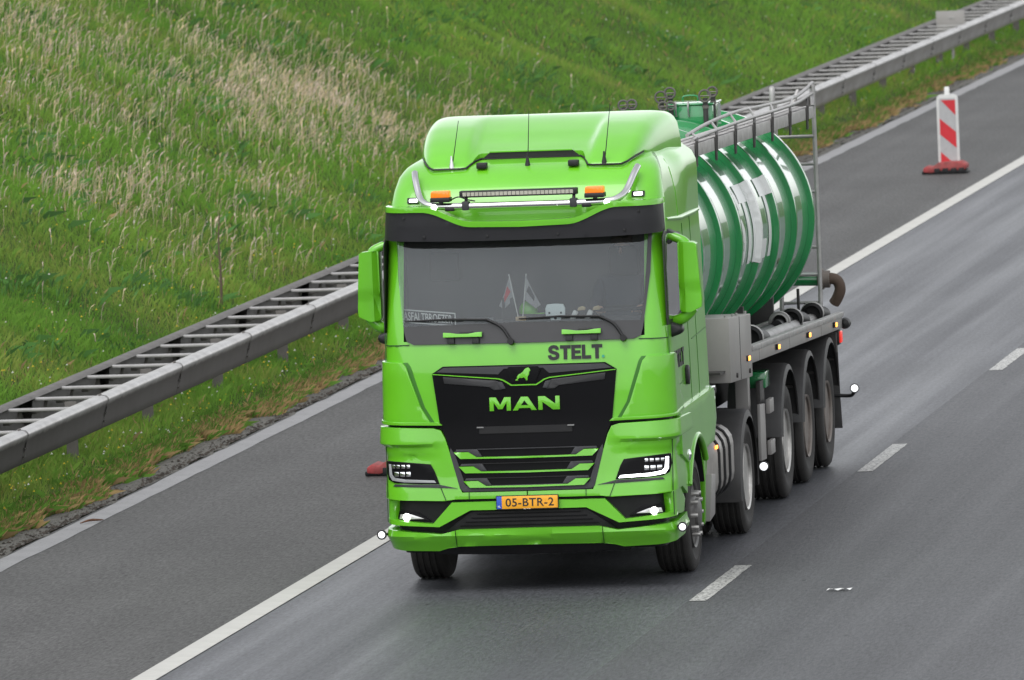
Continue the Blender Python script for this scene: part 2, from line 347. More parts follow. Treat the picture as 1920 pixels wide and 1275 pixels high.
# ------------------------------------------------------------------ grass
def leaf_mat(name, trans=.35):
    m = bpy.data.materials.new(name); m.use_nodes = True; t = m.node_tree; t.nodes.clear(); N = t.nodes.new; L = t.links.new
    o = N('ShaderNodeOutputMaterial'); at = N('ShaderNodeAttribute'); at.attribute_name = 'tint'
    d = N('ShaderNodeBsdfPrincipled'); d.inputs['Roughness'].default_value = .6; d.inputs['Specular IOR Level'].default_value = .25
    tr = N('ShaderNodeBsdfTranslucent'); mx = N('ShaderNodeMixShader'); mx.inputs[0].default_value = trans
    L(at.outputs['Color'], d.inputs['Base Color']); L(at.outputs['Color'], tr.inputs[0]); L(d.outputs[0], mx.inputs[1]); L(tr.outputs[0], mx.inputs[2]); L(mx.outputs[0], o.inputs[0])
    return m
GRASSM = leaf_mat('grass_blades', .45); DRYM = leaf_mat('dry_stalks', .25)
def sample_y(n, lo, hi, d0=84.3):               # denser where nearer
    u = rng.random(n); a, b = 1/(lo+d0), 1/(hi+d0); return 1/(a+(b-a)*u)-d0
def blades(name, x, y, h, w, col, lean, material, wind=(.12, .05)):
    n = len(x); z = bank_z(x, y); a = rng.random(n)*2*np.pi; ca, sa = np.cos(a), np.sin(a)
    la = rng.random(n)*2*np.pi; ll = np.abs(rng.normal(0, lean, n))*h
    dx = np.cos(la)*ll+wind[0]*h; dy = np.sin(la)*ll+wind[1]*h
    P = np.stack([x, y, z-.01], -1)
    B1 = P+np.stack([ca*w/2, sa*w/2, 0*w], -1); B2 = P-np.stack([ca*w/2, sa*w/2, 0*w], -1)
    M = P+np.stack([dx*.35+ca*w*.3, dy*.35+sa*w*.3, h*.58], -1); T = P+np.stack([dx, dy, h*np.sqrt(np.clip(1-(ll/h)**2*.4, .3, 1))], -1)
    V = np.stack([B1, B2, M, T], 1).reshape(-1, 3); i = np.arange(n)*4
    Fc = np.concatenate([np.stack([i, i+1, i+2], -1), np.stack([i+1, i+3, i+2], -1)])
    c = np.repeat(col, 4, 0)
    o = fast_mesh(name, V, Fc, 3, material, c); return o
# slope + verge blades
N1 = 950000
y = sample_y(N1, 2, 280); x = -7.40 - rng.random(N1)**.85*11.5; x = np.where(-x < 7.75, x-(vnoise(x*0, y, 1.3, 31)-.5)*.25-(vnoise(x*0, y, 5, 32)-.5)*.12, x)
edge = -x < 7.9
big = vnoise(x, y, .22, 3)*.6+vnoise(x, y, .8, 4)*.4; sm = vnoise(x, y, 3.1, 5)
h = (.08+.15*big*rng.random(N1)+.06*sm); h = np.where(-x < 9.0, h*.62, h*.82); h = np.where((-x > 7.85) & (-x < 8.7), h*1.7, h); h = np.where(edge, h*.8, h)
g1 = np.array([.095, .22, .030]); g2 = np.array([.21, .40, .055]); g3 = np.array([.33, .36, .09])
tmix = np.clip(big*1.0-.05+rng.normal(0, .15, N1), 0, 1)[:, None]; col = g1*(1-tmix)+g2*tmix
ym = np.clip((vnoise(x, y, .5, 9)-.52)*2.2, 0, .8)[:, None]*rng.random(N1)[:, None]; col = col*(1-ym)+g3*ym
dry = (rng.random(N1) < np.where(-x < 7.60, .5, .03))[:, None]; col = np.where(dry, np.array([.42, .30, .15])*(.6+.6*rng.random((N1, 1))), col)
h = np.where(-x < 7.6, h*.7, h)
o = blades('grass', x+bend(y), y, h, .004+.0045*rng.random(N1), col, .36, GRASSM, (.03, .01))
o['kind'] = 'stuff'; o['label'] = 'fresh green grass covering the verge and the embankment'
# ragged straw-coloured fringe where the grass meets the pavement
nE = 60000; y = sample_y(nE, 2, 150); x = -7.36-np.abs(rng.normal(0, .16, nE))-(vnoise(y*0, y, 1.3, 31)-.5)*.3-(vnoise(y*0, y, 4, 33)-.5)*.14
st = (rng.random(nE) < np.clip(.75-(-x-7.36)*1.6, .1, .75)*(.35+vnoise(x, y, 1.6, 36)))[:, None]
ce = np.where(st, np.array([.40, .28, .13])*(.5+.8*rng.random((nE, 1))), np.array([.13, .27, .04])*(.6+.7*rng.random((nE, 1))))
o = blades('verge_fringe', x+bend(y), y, .05+.11*rng.random(nE), .005+.006*rng.random(nE), ce, .6, GRASSM)
o['kind'] = 'stuff'; o['label'] = 'ragged straw coloured grass fringe beside the pavement edge'
# dry pale stalks of last year's grass, in drifts on the slope
def drift(x, y):
    d = np.zeros_like(x)
    for cx, cy, sx, sy, a in ((-11.7, 50.5, .75, 4.0, 1.0), (-12.6, 48, .8, 4.5, .7), (-11.7, 35.5, .55, 3.0, 1.0), (-15.0, 46, 1.0, 4, .75), (-13.4, 40, 1.0, 4.0, .35), (-12.7, 55, .8, 4.0, .4), (-10.9, 42, .5, 5, .3), (-13.9, 55, .9, 4, .25), (-10.4, 34, .6, 4, .25), (-11.2, 57, .3, 3, .4)):
        d = d+a*np.exp(-((x-cx)/sx)**2-((y-cy)/sy)**2)
    return d
N2 = 110000
x = -9.6-rng.random(N2)*8; y = 24+rng.random(N2)*44
cl = .08+1.9*np.clip((vnoise(x, y, 1.9, 12)*.6+vnoise(x, y, 5., 13)*.4-.36)*2.2, 0, 1)
keep = rng.random(N2) < np.clip(drift(x, y)*cl, 0, 1)*.42+.006
x, y = x[keep], y[keep]; n = len(x); z = bank_z(x, y)
h = .12+.18*rng.random(n); w = .003+.0025*rng.random(n)
bend_a = rng.normal(.1, .8, n); lean = h*(.05+.5*rng.random(n)**1.5); dx = np.cos(bend_a)*lean; dy = np.sin(bend_a)*lean*.6
Vs, Fs, Cs = [], [], []
P = np.stack([x, y, z], -1); side = np.stack([np.full(n, .99), np.full(n, .15), np.zeros(n)], -1)*w[:, None]
dx = dx+rng.normal(0, .02, n)
T1 = P+np.stack([dx*.25, dy*.25, h*.55], -1); T2 = P+np.stack([dx*.6, dy*.6, h*.85], -1); T3 = P+np.stack([dx*1.05, dy, h*.97], -1); T4 = P+np.stack([dx*1.7+.01, dy*1.5, h*(.95+.25*rng.random(n))], -1)
hw = (2.0+3.0*rng.random(n))[:, None]
rows = [P-side*.5, P+side*.5, T1-side*.5, T1+side*.5, T2-side*.6, T2+side*.6, T3-side*hw*.5, T3+side*hw*.5, T4]
V = np.stack(rows, 1).reshape(-1, 3); i = np.arange(n)*9
Fc = np.concatenate([np.stack([i+a, i+b, i+c], -1) for a, b, c in ((0,1,3),(0,3,2),(2,3,5),(2,5,4),(4,5,7),(4,7,6),(6,7,8))])
base = np.array([.55, .44, .30])*(.7+.6*rng.random((n, 1))); base[:, 2] *= (.8+.5*rng.random(n))
o = fast_mesh('dry_grass', V, Fc, 3, DRYM, np.repeat(base, 9, 0)); o['kind'] = 'stuff'; o['label'] = 'pale dry grass stalks in drifts on the embankment'
# broad-leaved weeds (dock, nettle) in dark clumps
N3 = 2600
cx = -8.7-rng.random(260)*8.5; cy = sample_y(260, 6, 150); k = rng.integers(0, 260, N3*6)
x = cx[k]+rng.normal(0, .16, N3*6); y = cy[k]+rng.normal(0, .5, N3*6)
n = len(x); colw = np.array([.085, .20, .05])*(.6+.9*rng.random((n, 1)))
o = blades('weeds', x, y, (.06+.16*rng.random(n)), .012+.018*rng.random(n), colw, .7, GRASSM); o['kind'] = 'stuff'; o['label'] = 'dark broad leaved weeds between the grass'
# tiny flowers and flecks on the verge
n = 2600; x = -7.6-rng.random(n)**1.5*7; y = sample_y(n, 4, 120)
fc = np.where((rng.random(n) < .6)[:, None], np.array([.55, .42, .03]), np.array([.6, .6, .55]))
q_ = .006+.008*rng.random(n); zf = bank_z(x, y)+.10+.12*rng.random(n); i = np.arange(n)*3
V = np.stack([np.stack([x-q_, y, zf], -1), np.stack([x+q_, y, zf], -1), np.stack([x, y+q_, zf+q_*1.4], -1)], 1).reshape(-1, 3)
o = fast_mesh('wild_flowers', V, np.stack([i, i+1, i+2], -1), 3, GRASSM, np.repeat(fc, 3, 0)); o['kind'] = 'stuff'; o['label'] = 'scattered small yellow and white flowers in the grass'
# soil crumbs and old stalks along the pavement edge
n = 4500; x = -7.08-np.abs(rng.normal(0, .05, n)); x = np.where(rng.random(n) < .25, x-.2*rng.random(n), x); y = sample_y(n, 0, 120)
V0 = np.stack([x, y, np.full(n, .010)], -1); s = (.006+.016*rng.random(n)**2)[:, None]
oct_ = np.array([[1,0,0],[-1,0,0],[0,1.6,0],[0,-1.6,0],[0,0,.7]]); V = (V0[:, None, :]+oct_[None]*s[:, None, :]).reshape(-1, 3); i = np.arange(n)*5
Fc = np.concatenate([np.stack([i+a, i+b, i+4], -1) for a, b in ((0,2),(2,1),(1,3),(3,0))])
cc = np.repeat(np.array([.05, .042, .035])*(.5+1.2*rng.random((n, 1))), 5, 0)
o = fast_mesh('roadside_crumbs', V, Fc, 3, DRYM, cc); o['kind'] = 'stuff'; o['label'] = 'dark soil crumbs along the pavement edge'

# ================================================================== CRASH BARRIER
RAILM = mat('barrier_steel', (.46, .45, .44), .38, metal=.85, var=.12, scale=4, dirt=.6, dirtcol=(.16, .14, .125), rvar=.1)
RAILB = mat('barrier_steel_dark', (.12, .112, .105), .65, metal=.2, var=.2, scale=5, dirt=.5, dirtcol=(.05, .045, .04))
gr = tag(empty('crash_barrier', (-8.1, 40, 0)), 'double sided grey steel crash barrier with ladder rungs along the grass verge', 'guard rail')
def bx(y): return -7.68+float(bend(y))*1.6
prof = [(-.05, .745), (-.03, .768), (.03, .774), (.075, .766), (.098, .742), (.10, .715), (.085, .685), (.066, .64), (.052, .58), (.042, .52), (.034, .47), (.01, .44), (-.02, .44)]
def beam_mesh(name, sgn, L=4.02):
    bm = bmesh.new(); back = [(a-.006, b) for a, b in prof]
    rings = []
    for yv in (0, L):
        rings.append([bm.verts.new((sgn*(a-.1), yv, b)) for a, b in prof]+[bm.verts.new((sgn*(a-.1-.006), yv, b-.003)) for a, b in prof[::-1]])
    n = len(rings[0])
    for k in range(n): bm.faces.new((rings[0][k], rings[0][(k+1)%n], rings[1][(k+1)%n], rings[1][k]))
    bm.faces.new(rings[0]); bm.faces.new(rings[1][::-1])
    return bm
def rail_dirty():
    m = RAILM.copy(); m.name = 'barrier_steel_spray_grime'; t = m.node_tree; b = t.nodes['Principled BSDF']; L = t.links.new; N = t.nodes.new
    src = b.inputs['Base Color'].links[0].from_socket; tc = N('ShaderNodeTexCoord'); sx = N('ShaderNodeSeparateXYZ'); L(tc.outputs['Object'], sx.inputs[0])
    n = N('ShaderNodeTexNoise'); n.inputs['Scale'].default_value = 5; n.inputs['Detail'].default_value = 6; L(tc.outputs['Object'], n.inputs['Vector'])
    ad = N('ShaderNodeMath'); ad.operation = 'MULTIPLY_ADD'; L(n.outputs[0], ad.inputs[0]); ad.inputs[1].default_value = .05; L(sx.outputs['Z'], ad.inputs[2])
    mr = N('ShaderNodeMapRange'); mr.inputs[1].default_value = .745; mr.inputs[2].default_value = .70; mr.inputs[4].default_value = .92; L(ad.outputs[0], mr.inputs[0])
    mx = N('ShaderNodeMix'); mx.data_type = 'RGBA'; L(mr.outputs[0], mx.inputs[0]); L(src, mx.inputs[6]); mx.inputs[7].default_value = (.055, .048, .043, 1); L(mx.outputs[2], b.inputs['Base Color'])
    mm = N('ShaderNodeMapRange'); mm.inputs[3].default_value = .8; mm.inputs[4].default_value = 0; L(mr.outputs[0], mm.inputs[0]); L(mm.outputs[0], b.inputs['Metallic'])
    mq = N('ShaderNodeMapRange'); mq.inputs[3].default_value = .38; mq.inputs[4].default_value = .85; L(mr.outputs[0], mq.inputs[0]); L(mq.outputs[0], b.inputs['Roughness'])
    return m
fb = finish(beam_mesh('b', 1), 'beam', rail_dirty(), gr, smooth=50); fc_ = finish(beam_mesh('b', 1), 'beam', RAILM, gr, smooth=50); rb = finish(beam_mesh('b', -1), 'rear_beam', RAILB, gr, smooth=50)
def spl():
    bm = bmesh.new(); rings = []
    for yv in (-.015, .015): rings.append([bm.verts.new((a-.1+(.003 if a > 0 else 0), yv, b+(.003 if b > .7 else 0))) for a, b in prof])
    for k in range(len(prof)-1): bm.faces.new((rings[0][k], rings[0][k+1], rings[1][k+1], rings[1][k]))
    for q in (-.025, .025):
        for a, zz in ((.062, .60), (.045, .52), (.01, .775)): add_tube(bm, [(a-.1-.002, q, zz), (a-.1+.016, q, zz+(.008 if zz > .7 else 0))], .010, 6)
    return bm
spo = finish(spl(), 'splice_plate', mat('splice_steel', (.16, .15, .14), .6, metal=.3, var=.2, scale=20, dirt=.6, dirtcol=(.06, .05, .045)), gr)
bm = bmesh.new(); add_box(bm, -.76, -.02, -.045, .045, .715, .745); rung0 = finish(bm, 'rung', GALV, gr, .008)
bm = bmesh.new(); add_tube(bm, [(-.76, -.02, .60), (-.70, -.02, .60), (-.62, .05, .64), (-.6, .05, .72)], .02, 6); brk0 = finish(bm, 'bracket', RAILB, gr)
bm = bmesh.new(); add_box(bm, -.03, .03, -.05, .05, -.3, .70); add_box(bm, -.06, .06, -.056, -.05, -.3, .70); post0 = finish(bm, 'post', RAILB, gr, .004)
firsts = {}
def put(src, yv, dx=0, rot=True):
    o = src if src.name not in firsts else src.copy()
    if src.name in firsts: C.objects.link(o); o.parent = gr
    else: firsts[src.name] = 1
    sl = math.atan((bx(yv+4)-bx(yv))/4)
    o.location = (bx(yv)+dx-gr.location.x, yv-gr.location.y, .02); o.rotation_euler = (0, 0, -sl)
yv = -14.0
while yv < 300:
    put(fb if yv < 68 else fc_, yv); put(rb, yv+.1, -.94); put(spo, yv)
    put(post0, yv+.3, -.43)
    for q in range(3): put(rung0, yv+.3+q*1.333, -.09); put(brk0, yv+.3+q*1.333, -.09)
    yv += 4
# small plate on the barrier far away (seen from behind)
sg = tag(empty('road_sign', (bx(92)-.40, 92, -.50)), 'small grey back of a road sign above the far crash barrier', 'sign')
box('plate', -.27, .23, -.01, .01, 1.02, 1.50, GREYPAINT, sg, .004); tube('post', [(0, .03, -.2), (0, .03, 1.48)], .025, GALV, sg, 8)
for q in (1.15, 1.38): box('clamp', -.05, .05, -.016, -.011, q-.015, q+.015, GALV, sg, .002)
# bare sapling by the barrier
sp = tag(empty('sapling', (-9.62, 30.8, .40)), 'thin bare sapling standing behind the crash barrier', 'sapling')
tube('stem', bez([(0, 0, -.1), (.01, 0, .4), (.0, 0, .8), (.02, .02, 1.15)], 5), [max(.006, .02-.0009*i) for i in range(16)], mat('bark', (.10, .075, .05), .9), sp, 6)
for (z0, a, l) in ((.35, 2.6, .16), (.5, .4, .13), (.62, 2.9, .12), (.78, .2, .1), (.9, 3.0, .08)):
    tube('twig', [(0, 0, z0), (math.cos(a)*l*.6, .01, z0+l*.7), (math.cos(a)*l*.8, .02, z0+l*1.5)], [.006, .004, .002], MATS['bark'], sp, 5)

# ================================================================== MARKER BEACONS
def beacon(loc, label):
    b = tag(empty('marker_beacon', loc), label, 'beacon', 'red and white marker beacons on the hard shoulder')
    fm = lambda a, c, d: (a, d, c)
    def rrect(x0, x1, z0, z1, r):
        out = []
        for cx, cz, a0 in ((x1-r, z1-r, 0), (x0+r, z1-r, 90), (x0+r, z0+r, 180), (x1-r, z0+r, 270)):
            for q in range(5): t = R(a0+q*22.5); out.append((cx+r*math.cos(t), cz+r*math.sin(t)))
        return out
    panel('panel', rrect(-.155, .155, .10, 1.13, .07), fm, .045, mat('beacon_frame', (.52, .52, .51), .5, var=.06), b, 0, .008)
    panel('white_sheet', rrect(-.118, .118, .11, 1.075, .02), lambda a, c, d: (a, d-.003, c), .003, mat('beacon_sheet', (.36, .36, .365), .4, var=.08, scale=12), b, 0, 0)
    w = .115
    for pl in ([(-.09, 1.05), (w, 1.05), (w, .83)], [(-w, .79), (-w, .56), (w, .36), (w, .59)], [(-w, .31), (-w, .12), (.09, .12)]):
        panel('red_stripe', pl, lambda a, c, d: (a, d-.006, c), .005, REDP, b, 0, 0)
    panel('handle', rrect(-.035, .035, 1.10, 1.24, .02), lambda a, c, d: (a, d+.008, c), .03, WHITEP, b, 0, .005)
    prof = [(-.36, .03), (-.36, .085), (-.31, .12), (-.24, .10), (-.14, .165), (.0, .18), (.18, .175), (.26, .13), (.26, .07), (.22, .05), (-.12, .05), (-.24, .02)]
    panel('base', prof, lambda a, c, d: (a, d-.19, c), .40, REDRUB, b, 0, .015)
    box('rubber_foot', -.38, .27, -.18, .18, .004, .05, BLACK, b, .012)
    for q in (-.16, -.04, .08, .19): box('foot_pad', q-.04, q+.04, -.205, -.19, .005, .085, BLACK, b, .006)
    return b
beacon((-4.46, 60.6, 0), 'red and white striped marker beacon on red rubber base standing far along the shoulder')
beacon((-4.60, 13.2, 0), 'marker beacon hidden behind the truck cab with only its red base end showing')
# litter
n_ = 7
bm = bmesh.new(); vsA = [bm.verts.new((-.10+.034*i, .02*math.sin(i*1.7), .006+.014*abs(math.sin(i*2.1)))) for i in range(n_)]; vsB = [bm.verts.new((-.09+.034*i, .07+.03*math.sin(i*2.3), .006+.01*abs(math.cos(i)))) for i in range(n_)]
for i in range(n_-1): bm.faces.new((vsA[i], vsA[i+1], vsB[i+1], vsB[i]))
o = finish(bm, 'paper_scrap', WHITEP, None, smooth=20, loc=(1.15, .6, .002)); tag(o, 'crumpled white scrap lying on the right lane', 'litter')
bm = bmesh.new(); add_tube(bm, bez([(-.09, -.12, .015), (-.02, 0, .03), (.05, .12, .02), (.07, .2, .012)], 4), [v*.5 for v in (.008, .012, .016, .02, .022, .024, .022, .02, .018, .014, .01, .008, .004)], 6)
o = finish(bm, 'dead_leaf', mat('dead_leaf', (.13, .06, .035), .9, var=.4, scale=30), None, loc=(-6.86, 8.8, .0)); tag(o, 'brown withered leaf lying on the shoulder line', 'leaf')

# ================================================================== TRACTOR UNIT
TX, TY = -1.5516, 1.1696
tr = tag(empty('tractor_unit', (TX, TY, 0)), 'lime green tractor unit with black grille and sun visor, leading the tanker', 'truck')
FZ = [.28,.38,.46,.56,.8,1.0,1.43,1.9,2.12,2.3,3.0,3.15,3.3,3.42,3.53,3.60,3.645,3.675,3.70]
FY = [.16,.09,.03,.0,.01,.03,.06,.07,.10,.135,.32,.36,.41,.48,.60,.74,.92,1.15,1.6]
WZ = [.28,.5,1.4,2.1,3.0,3.3,3.43,3.54,3.61,3.66,3.70]
WW = [1.20,1.245,1.24,1.225,1.205,1.185,1.16,1.13,1.08,1.0,.85]
def f0(z): return float(np.interp(z, FZ, FY))
def wz(z): return float(np.interp(z, WZ, WW))
RC = .22
def surf(u, z, off=0.):
    """point of the cab skin at unrolled plan distance u and height z, pushed outward by off"""
    w = wz(z); s = 1 if u >= 0 else -1; a = abs(u); fl = w-RC
    if a <= fl: x, y, n = a, .07*(a/w)**2, (.14*a/w/w, -1)
    elif a <= fl+RC*math.pi/2:
        t = (a-fl)/RC; x, y, n = fl+RC*math.sin(t), .07*(fl/w)**2+RC*(1-math.cos(t)), (math.sin(t), -math.cos(t))
    else: x, y, n = w, .07*(fl/w)**2+RC+(a-fl-RC*math.pi/2), (1, 0)
    return (s*(x+n[0]*off), f0(z)+y+n[1]*off, z)
def fmap(off, extra=None): return lambda a, b, d: surf(a, b, off-d+(extra(a, b) if extra else 0))
def mir(poly): return [(-a, b) for a, b in poly][::-1]
def sym(half): return half+[(-a, b) for a, b in half[::-1]]
def both(name, poly, off, thick, material, parent, **k):
    ex = k.pop('extra', None)
    a = panel(name, poly, fmap(off, ex), thick, material, parent, **k); b = panel(name, mir(poly), fmap(off, ex), thick, material, parent, **k); return a, b
UC = 1.37                                              # u where the corner ends and the side starts (low down)
# --- shell
def shell(name, zs, us, yback, material, parent, off=0, hole=None, inner=False):
    bm = bmesh.new(); rings = []
    for z in zs:
        w = wz(z); ue = w-RC+RC*math.pi/2; yc = surf(ue, z)[1]
        U = list(us)+[ue+q*(yback-yc) for q in (0, .12, .3, .5, .7, .85, .95, 1)]
        pts = [surf(-u, z, off) for u in U[::-1]]+[surf(u, z, off) for u in U if u > 0]
        rings.append([bm.verts.new(p) for p in pts]); last = U
    n = len(rings[0])
    for i in range(len(rings)-1):
        zc = (zs[i]+zs[i+1])/2
        for k in range(n-1):
            q = (rings[i][k], rings[i][k+1], rings[i+1][k+1], rings[i+1][k])
            xc = sum(v.co.x for v in q)/4; yc_ = sum(v.co.y for v in q)/4
            if hole and hole(xc, yc_, zc): continue
            bm.faces.new(q)
        bm.faces.new((rings[i][n-1], rings[i][0], rings[i+1][0], rings[i+1][n-1]))
    bm.faces.new(rings[-1]); 
    return finish(bm, name, material, parent, smooth=40)
us = [0, .1, .2, .3, .4, .5, .6, .7, .8, .9, .97, 1.04, 1.09, 1.14, 1.19, 1.24, 1.29]
zs = [1.46, 1.6, 1.8, 2.0, 2.1, 2.16, 2.3, 2.5, 2.7, 2.9, 3.06, 3.15, 3.22, 3.3, 3.36, 3.42, 3.47, 3.53, 3.57, 3.60, 3.625, 3.645, 3.66, 3.675, 3.69, 3.70]
cab = shell('cab_body', zs, us, 2.66, LIME, tr, hole=lambda x, y, z: 2.16 < z < 3.06 and abs(x) < 1.035)
# --- windscreen, frame and interior
panel('windscreen', sym([(0, 2.135), (.95, 2.14), (1.01, 2.17), (1.04, 2.3), (1.085, 2.7), (1.10, 3.08)]), fmap(.012), .006, GLASS, tr, step=.1, bevel=0)
panel('windscreen_lower_band', sym([(0, 2.13), (.95, 2.135), (1.012, 2.165), (1.03, 2.24), (1.035, 2.29), (.0, 2.305)]), fmap(.016), .008, mat('frit_black', (.03, .03, .032), .35), tr, step=.1, bevel=0)
both('windscreen_side_band', [(1.035, 2.29), (1.01, 2.29), (1.04, 2.5), (1.06, 2.8), (1.075, 3.07), (1.105, 3.07), (1.09, 2.7)], .015, .004, MATS['frit_black'], tr, step=.1, bevel=0)
bm = bmesh.new()
add_box(bm, -1.13, 1.13, .95, 2.45, 1.95, 3.3); 
o = finish(bm, 'cabin_rear_wall', mat('cabin_wall', (.06, .06, .063), .9), tr, .03)
dash = panel('dashboard', [(.22, 2.05), (.2, 2.26), (.3, 2.30), (.62, 2.30), (.72, 2.24), (.72, 2.05)], lambda a, b, d: (d-1.08, a+.03, b), 2.16, CABIN, tr, 0, .02)
box('cabin_floor', -1.1, 1.1, .25, .96, 1.9, 1.96, CABIN, tr, 0)
for s in (-.78, .78): box('seat_headrest', s-.13, s+.13, .86, .95, 2.62, 2.88, BLACK, tr, .03)
lathe('steering_wheel', [(.20+.016*math.cos(t), .016*math.sin(t)) for t in [k*math.pi/5 for k in range(10)]], BLACK, tr, 'z', 28, closed=True).location = (.76, .66, 2.36)
tr.children[-1].rotation_euler = (R(-35), 0, 0)
# --- front face panels (lower)
carrier = shell('front_carrier', [.34, .40, .5, .6, .8, 1.0, 1.2, 1.4, 1.47], us, .9, BLACK, tr, off=-.085)
low = [(0, .405), (.62, .40), (.72, .385), (.80, .362), (1.10, .37), (UC, .395), (1.78, .40), (1.90, .47), (1.90, .585), (UC, .565), (1.15, .548), (.76, .515), (.60, .552), (0, .555)]
def lowbul(a, b): return .018*math.exp(-((b-.49)/.03)**2)
panel('bumper_lower', sym(low), fmap(.012, lowbul), .11, LIME, tr, step=.05, bevel=.01, seg=3)
# Z shaped bumper band with the plate in its middle
zb_ = [(0, .715), (.50, .715), (.775, .577), (1.15, .597), (UC, .61), (UC+.02, .655), (1.15, .635), (.83, .605), (.66, .785), (0, .79)]
panel('bumper_band', sym(zb_), fmap(.005), .10, LIME, tr, step=.06, bevel=.008)
both('bumper_corner', [(UC-.07, .62), (UC+.0, .62), (1.62, .60), (1.80, .60), (1.88, .70), (1.62, .83), (UC-.10, .83), (UC-.12, .80)], .002, .1, LIME, tr, step=.05, bevel=.008)
# corner panels carrying the head lamps
def crease(a, b):
    e = .045*max(0, min(1, (b-1.275)/.012))*max(0, min(1, 1-(b-1.30)*1.5)) - .02*max(0, min(1, (1.205-b)/.012)) + .02*max(0, min(1, (1.2-b)/.3))
    return e*min(1, max(0, (abs(a)-.70)/.25))
cp = [(.565, .868), (.0, .868), (.0, .812), (.62, .812), (.72, .80), (1.12, .812), (UC+.02, .83), (1.62, .80), (1.80, .74), (1.92, .76), (1.98, .98), (1.99, 1.10), (1.80, 1.42), (UC, 1.435), (1.1, 1.432), (.80, 1.42), (.735, 1.40), (.70, 1.33), (.66, 1.20), (.585, .93)]
cpR = [q for q in cp]; 
both('corner_panel', [(.565, .868), (.005, .868), (.005, .812), (.62, .812), (.72, .80), (1.12, .812), (UC+.02, .83), (1.62, .83), (1.93, .74), (1.99, .98), (2.06, 1.12), (2.06, 1.42), (UC, 1.435), (1.1, 1.432), (.80, 1.42), (.735, 1.40), (.70, 1.33), (.66, 1.20), (.585, .93)], .02, .11, LIME, tr, step=.03, bevel=.009, extra=crease)
for nm, poly, mt, of, th in (('lower_trim', [(.60, .905), (.755, .94), (1.15, .948), (1.17, .93), (.80, .915)], GREYP, .026, .02),):
    both(nm, poly, of, th, mt, tr, bevel=.002)
for s in (1, -1):
    P = lambda q: q if s > 0 else mir(q)
    hl = panel('headlight', P([(.757, .945), (.80, 1.06), (.832, 1.115), (1.10, 1.14), (1.235, 1.145), (1.245, 1.06), (1.215, .985), (1.15, .962), (.95, .95)]), fmap(.030), .03, GLOSSB, tr, step=.08, bevel=.005)
    panel('light_strip', P([(.785, .957), (1.06, .966), (1.17, .982), (1.20, 1.02), (1.205, 1.12), (1.18, 1.12), (1.17, 1.03), (1.145, 1.005), (1.05, .990), (.80, .978)]), fmap(.034), .006, DRL if s > 0 else DRLDIM, hl, step=.08, bevel=.001)
    for k in range(3): panel('reflector', P([(1.005+.05*k, 1.015), (1.045+.05*k, 1.015), (1.045+.05*k, 1.055), (1.005+.05*k, 1.055)]), fmap(.034), .006, REFL, hl, step=0, bevel=.003)
    for k in range(4): panel('led_cell', P([(1.01+.042*k, 1.085), (1.04+.042*k, 1.085), (1.04+.042*k, 1.115), (1.01+.042*k, 1.115)]), fmap(.034), .006, REFL, hl, step=0, bevel=.002)
    # fog lamp in its deep pocket
    fg = panel('fog_lamp', P([(.86, .625), (.98, .70), (1.2, .715), (1.24, .66), (1.22, .632)]), fmap(-.06), .03, GLOSSB, tr, step=.08, bevel=.004)
    c = surf(s*1.08, .662, -.045); lathe('bulb', [(0, -.02), (.022, -.015), (.032, .0), (.032, .02)], FOGLIT, fg, 'y', 16, c)
    panel('fog_reflector', P([(.92, .645), (1.03, .685), (1.17, .685), (1.19, .645)]), fmap(-.053), .006, FOGREF, fg, step=.08, bevel=.001)
# lower intake mesh
panel('lower_intake', sym([(0, .55), (.74, .53), (.50, .70), (0, .70)]), fmap(-.04), .03, BLACK, tr, bevel=.003)
for k in range(4): panel('intake_bar', sym([(0, .575+.033*k), (.60-.05*k, .575+.033*k), (.60-.05*k, .583+.033*k), (0, .583+.033*k)]), fmap(-.03), .012, GLOSSB, tr, bevel=0)
panel('under_skirt', sym([(0, .31), (.85, .33), (.85, .40), (0, .41)]), fmap(-.03), .03, BLACK, tr, bevel=.004)
# --- grille
gp = [(0, .873), (.553, .873), (.575, .93), (.655, 1.20), (.69, 1.33), (.725, 1.41), (.745, 1.47), (.795, 1.885), (.70, 1.945), (0, 1.945)]
panel('grille', sym(gp), fmap(.012), .07, GLOSSB, tr, bevel=.008)
panel('grille_frame', [(-.655, 1.25), (-.66, 1.20), (-.58, .90), (-.55, .875), (.55, .875), (.58, .90), (.66, 1.20), (.655, 1.25), (.615, 1.19), (.535, .935), (.52, .925), (-.52, .925), (-.535, .935), (-.615, 1.19)], fmap(.024), .03, GREYP, tr, bevel=.004)
for k, (zc, xe) in enumerate(((1.195, .622), (1.072, .583), (.948, .545))):
    sl_ = panel('grille_slat', sym([(0, zc-.043), (xe-.055, zc-.038), (xe, zc+.018), (xe-.125, zc+.018), (xe-.195, zc-.026), (0, zc-.028)]), fmap(.045), .04, LIME, tr, bevel=.002)
    both('grille_blade', [(xe-.01, zc+.022), (xe-.12, zc+.022), (xe-.19, zc-.022), (xe-.24, zc-.022), (xe-.20, zc+.04), (xe-.02, zc+.04)], .035, .03, GREYP, tr, bevel=.002)
    panel('grille_louvre', sym([(0, zc+.036), (xe-.20, zc+.036), (xe-.20, zc+.042), (0, zc+.042)]), fmap(.03), .02, GREYP if k == 0 else BLACK, tr, bevel=0)
panel('grille_top_band', sym([(0, 1.935), (.69, 1.935), (.755, 1.898), (.22, 1.868), (.17, 1.915), (0, 1.915)]), fmap(.02), .02, GREYP, tr, bevel=.003)
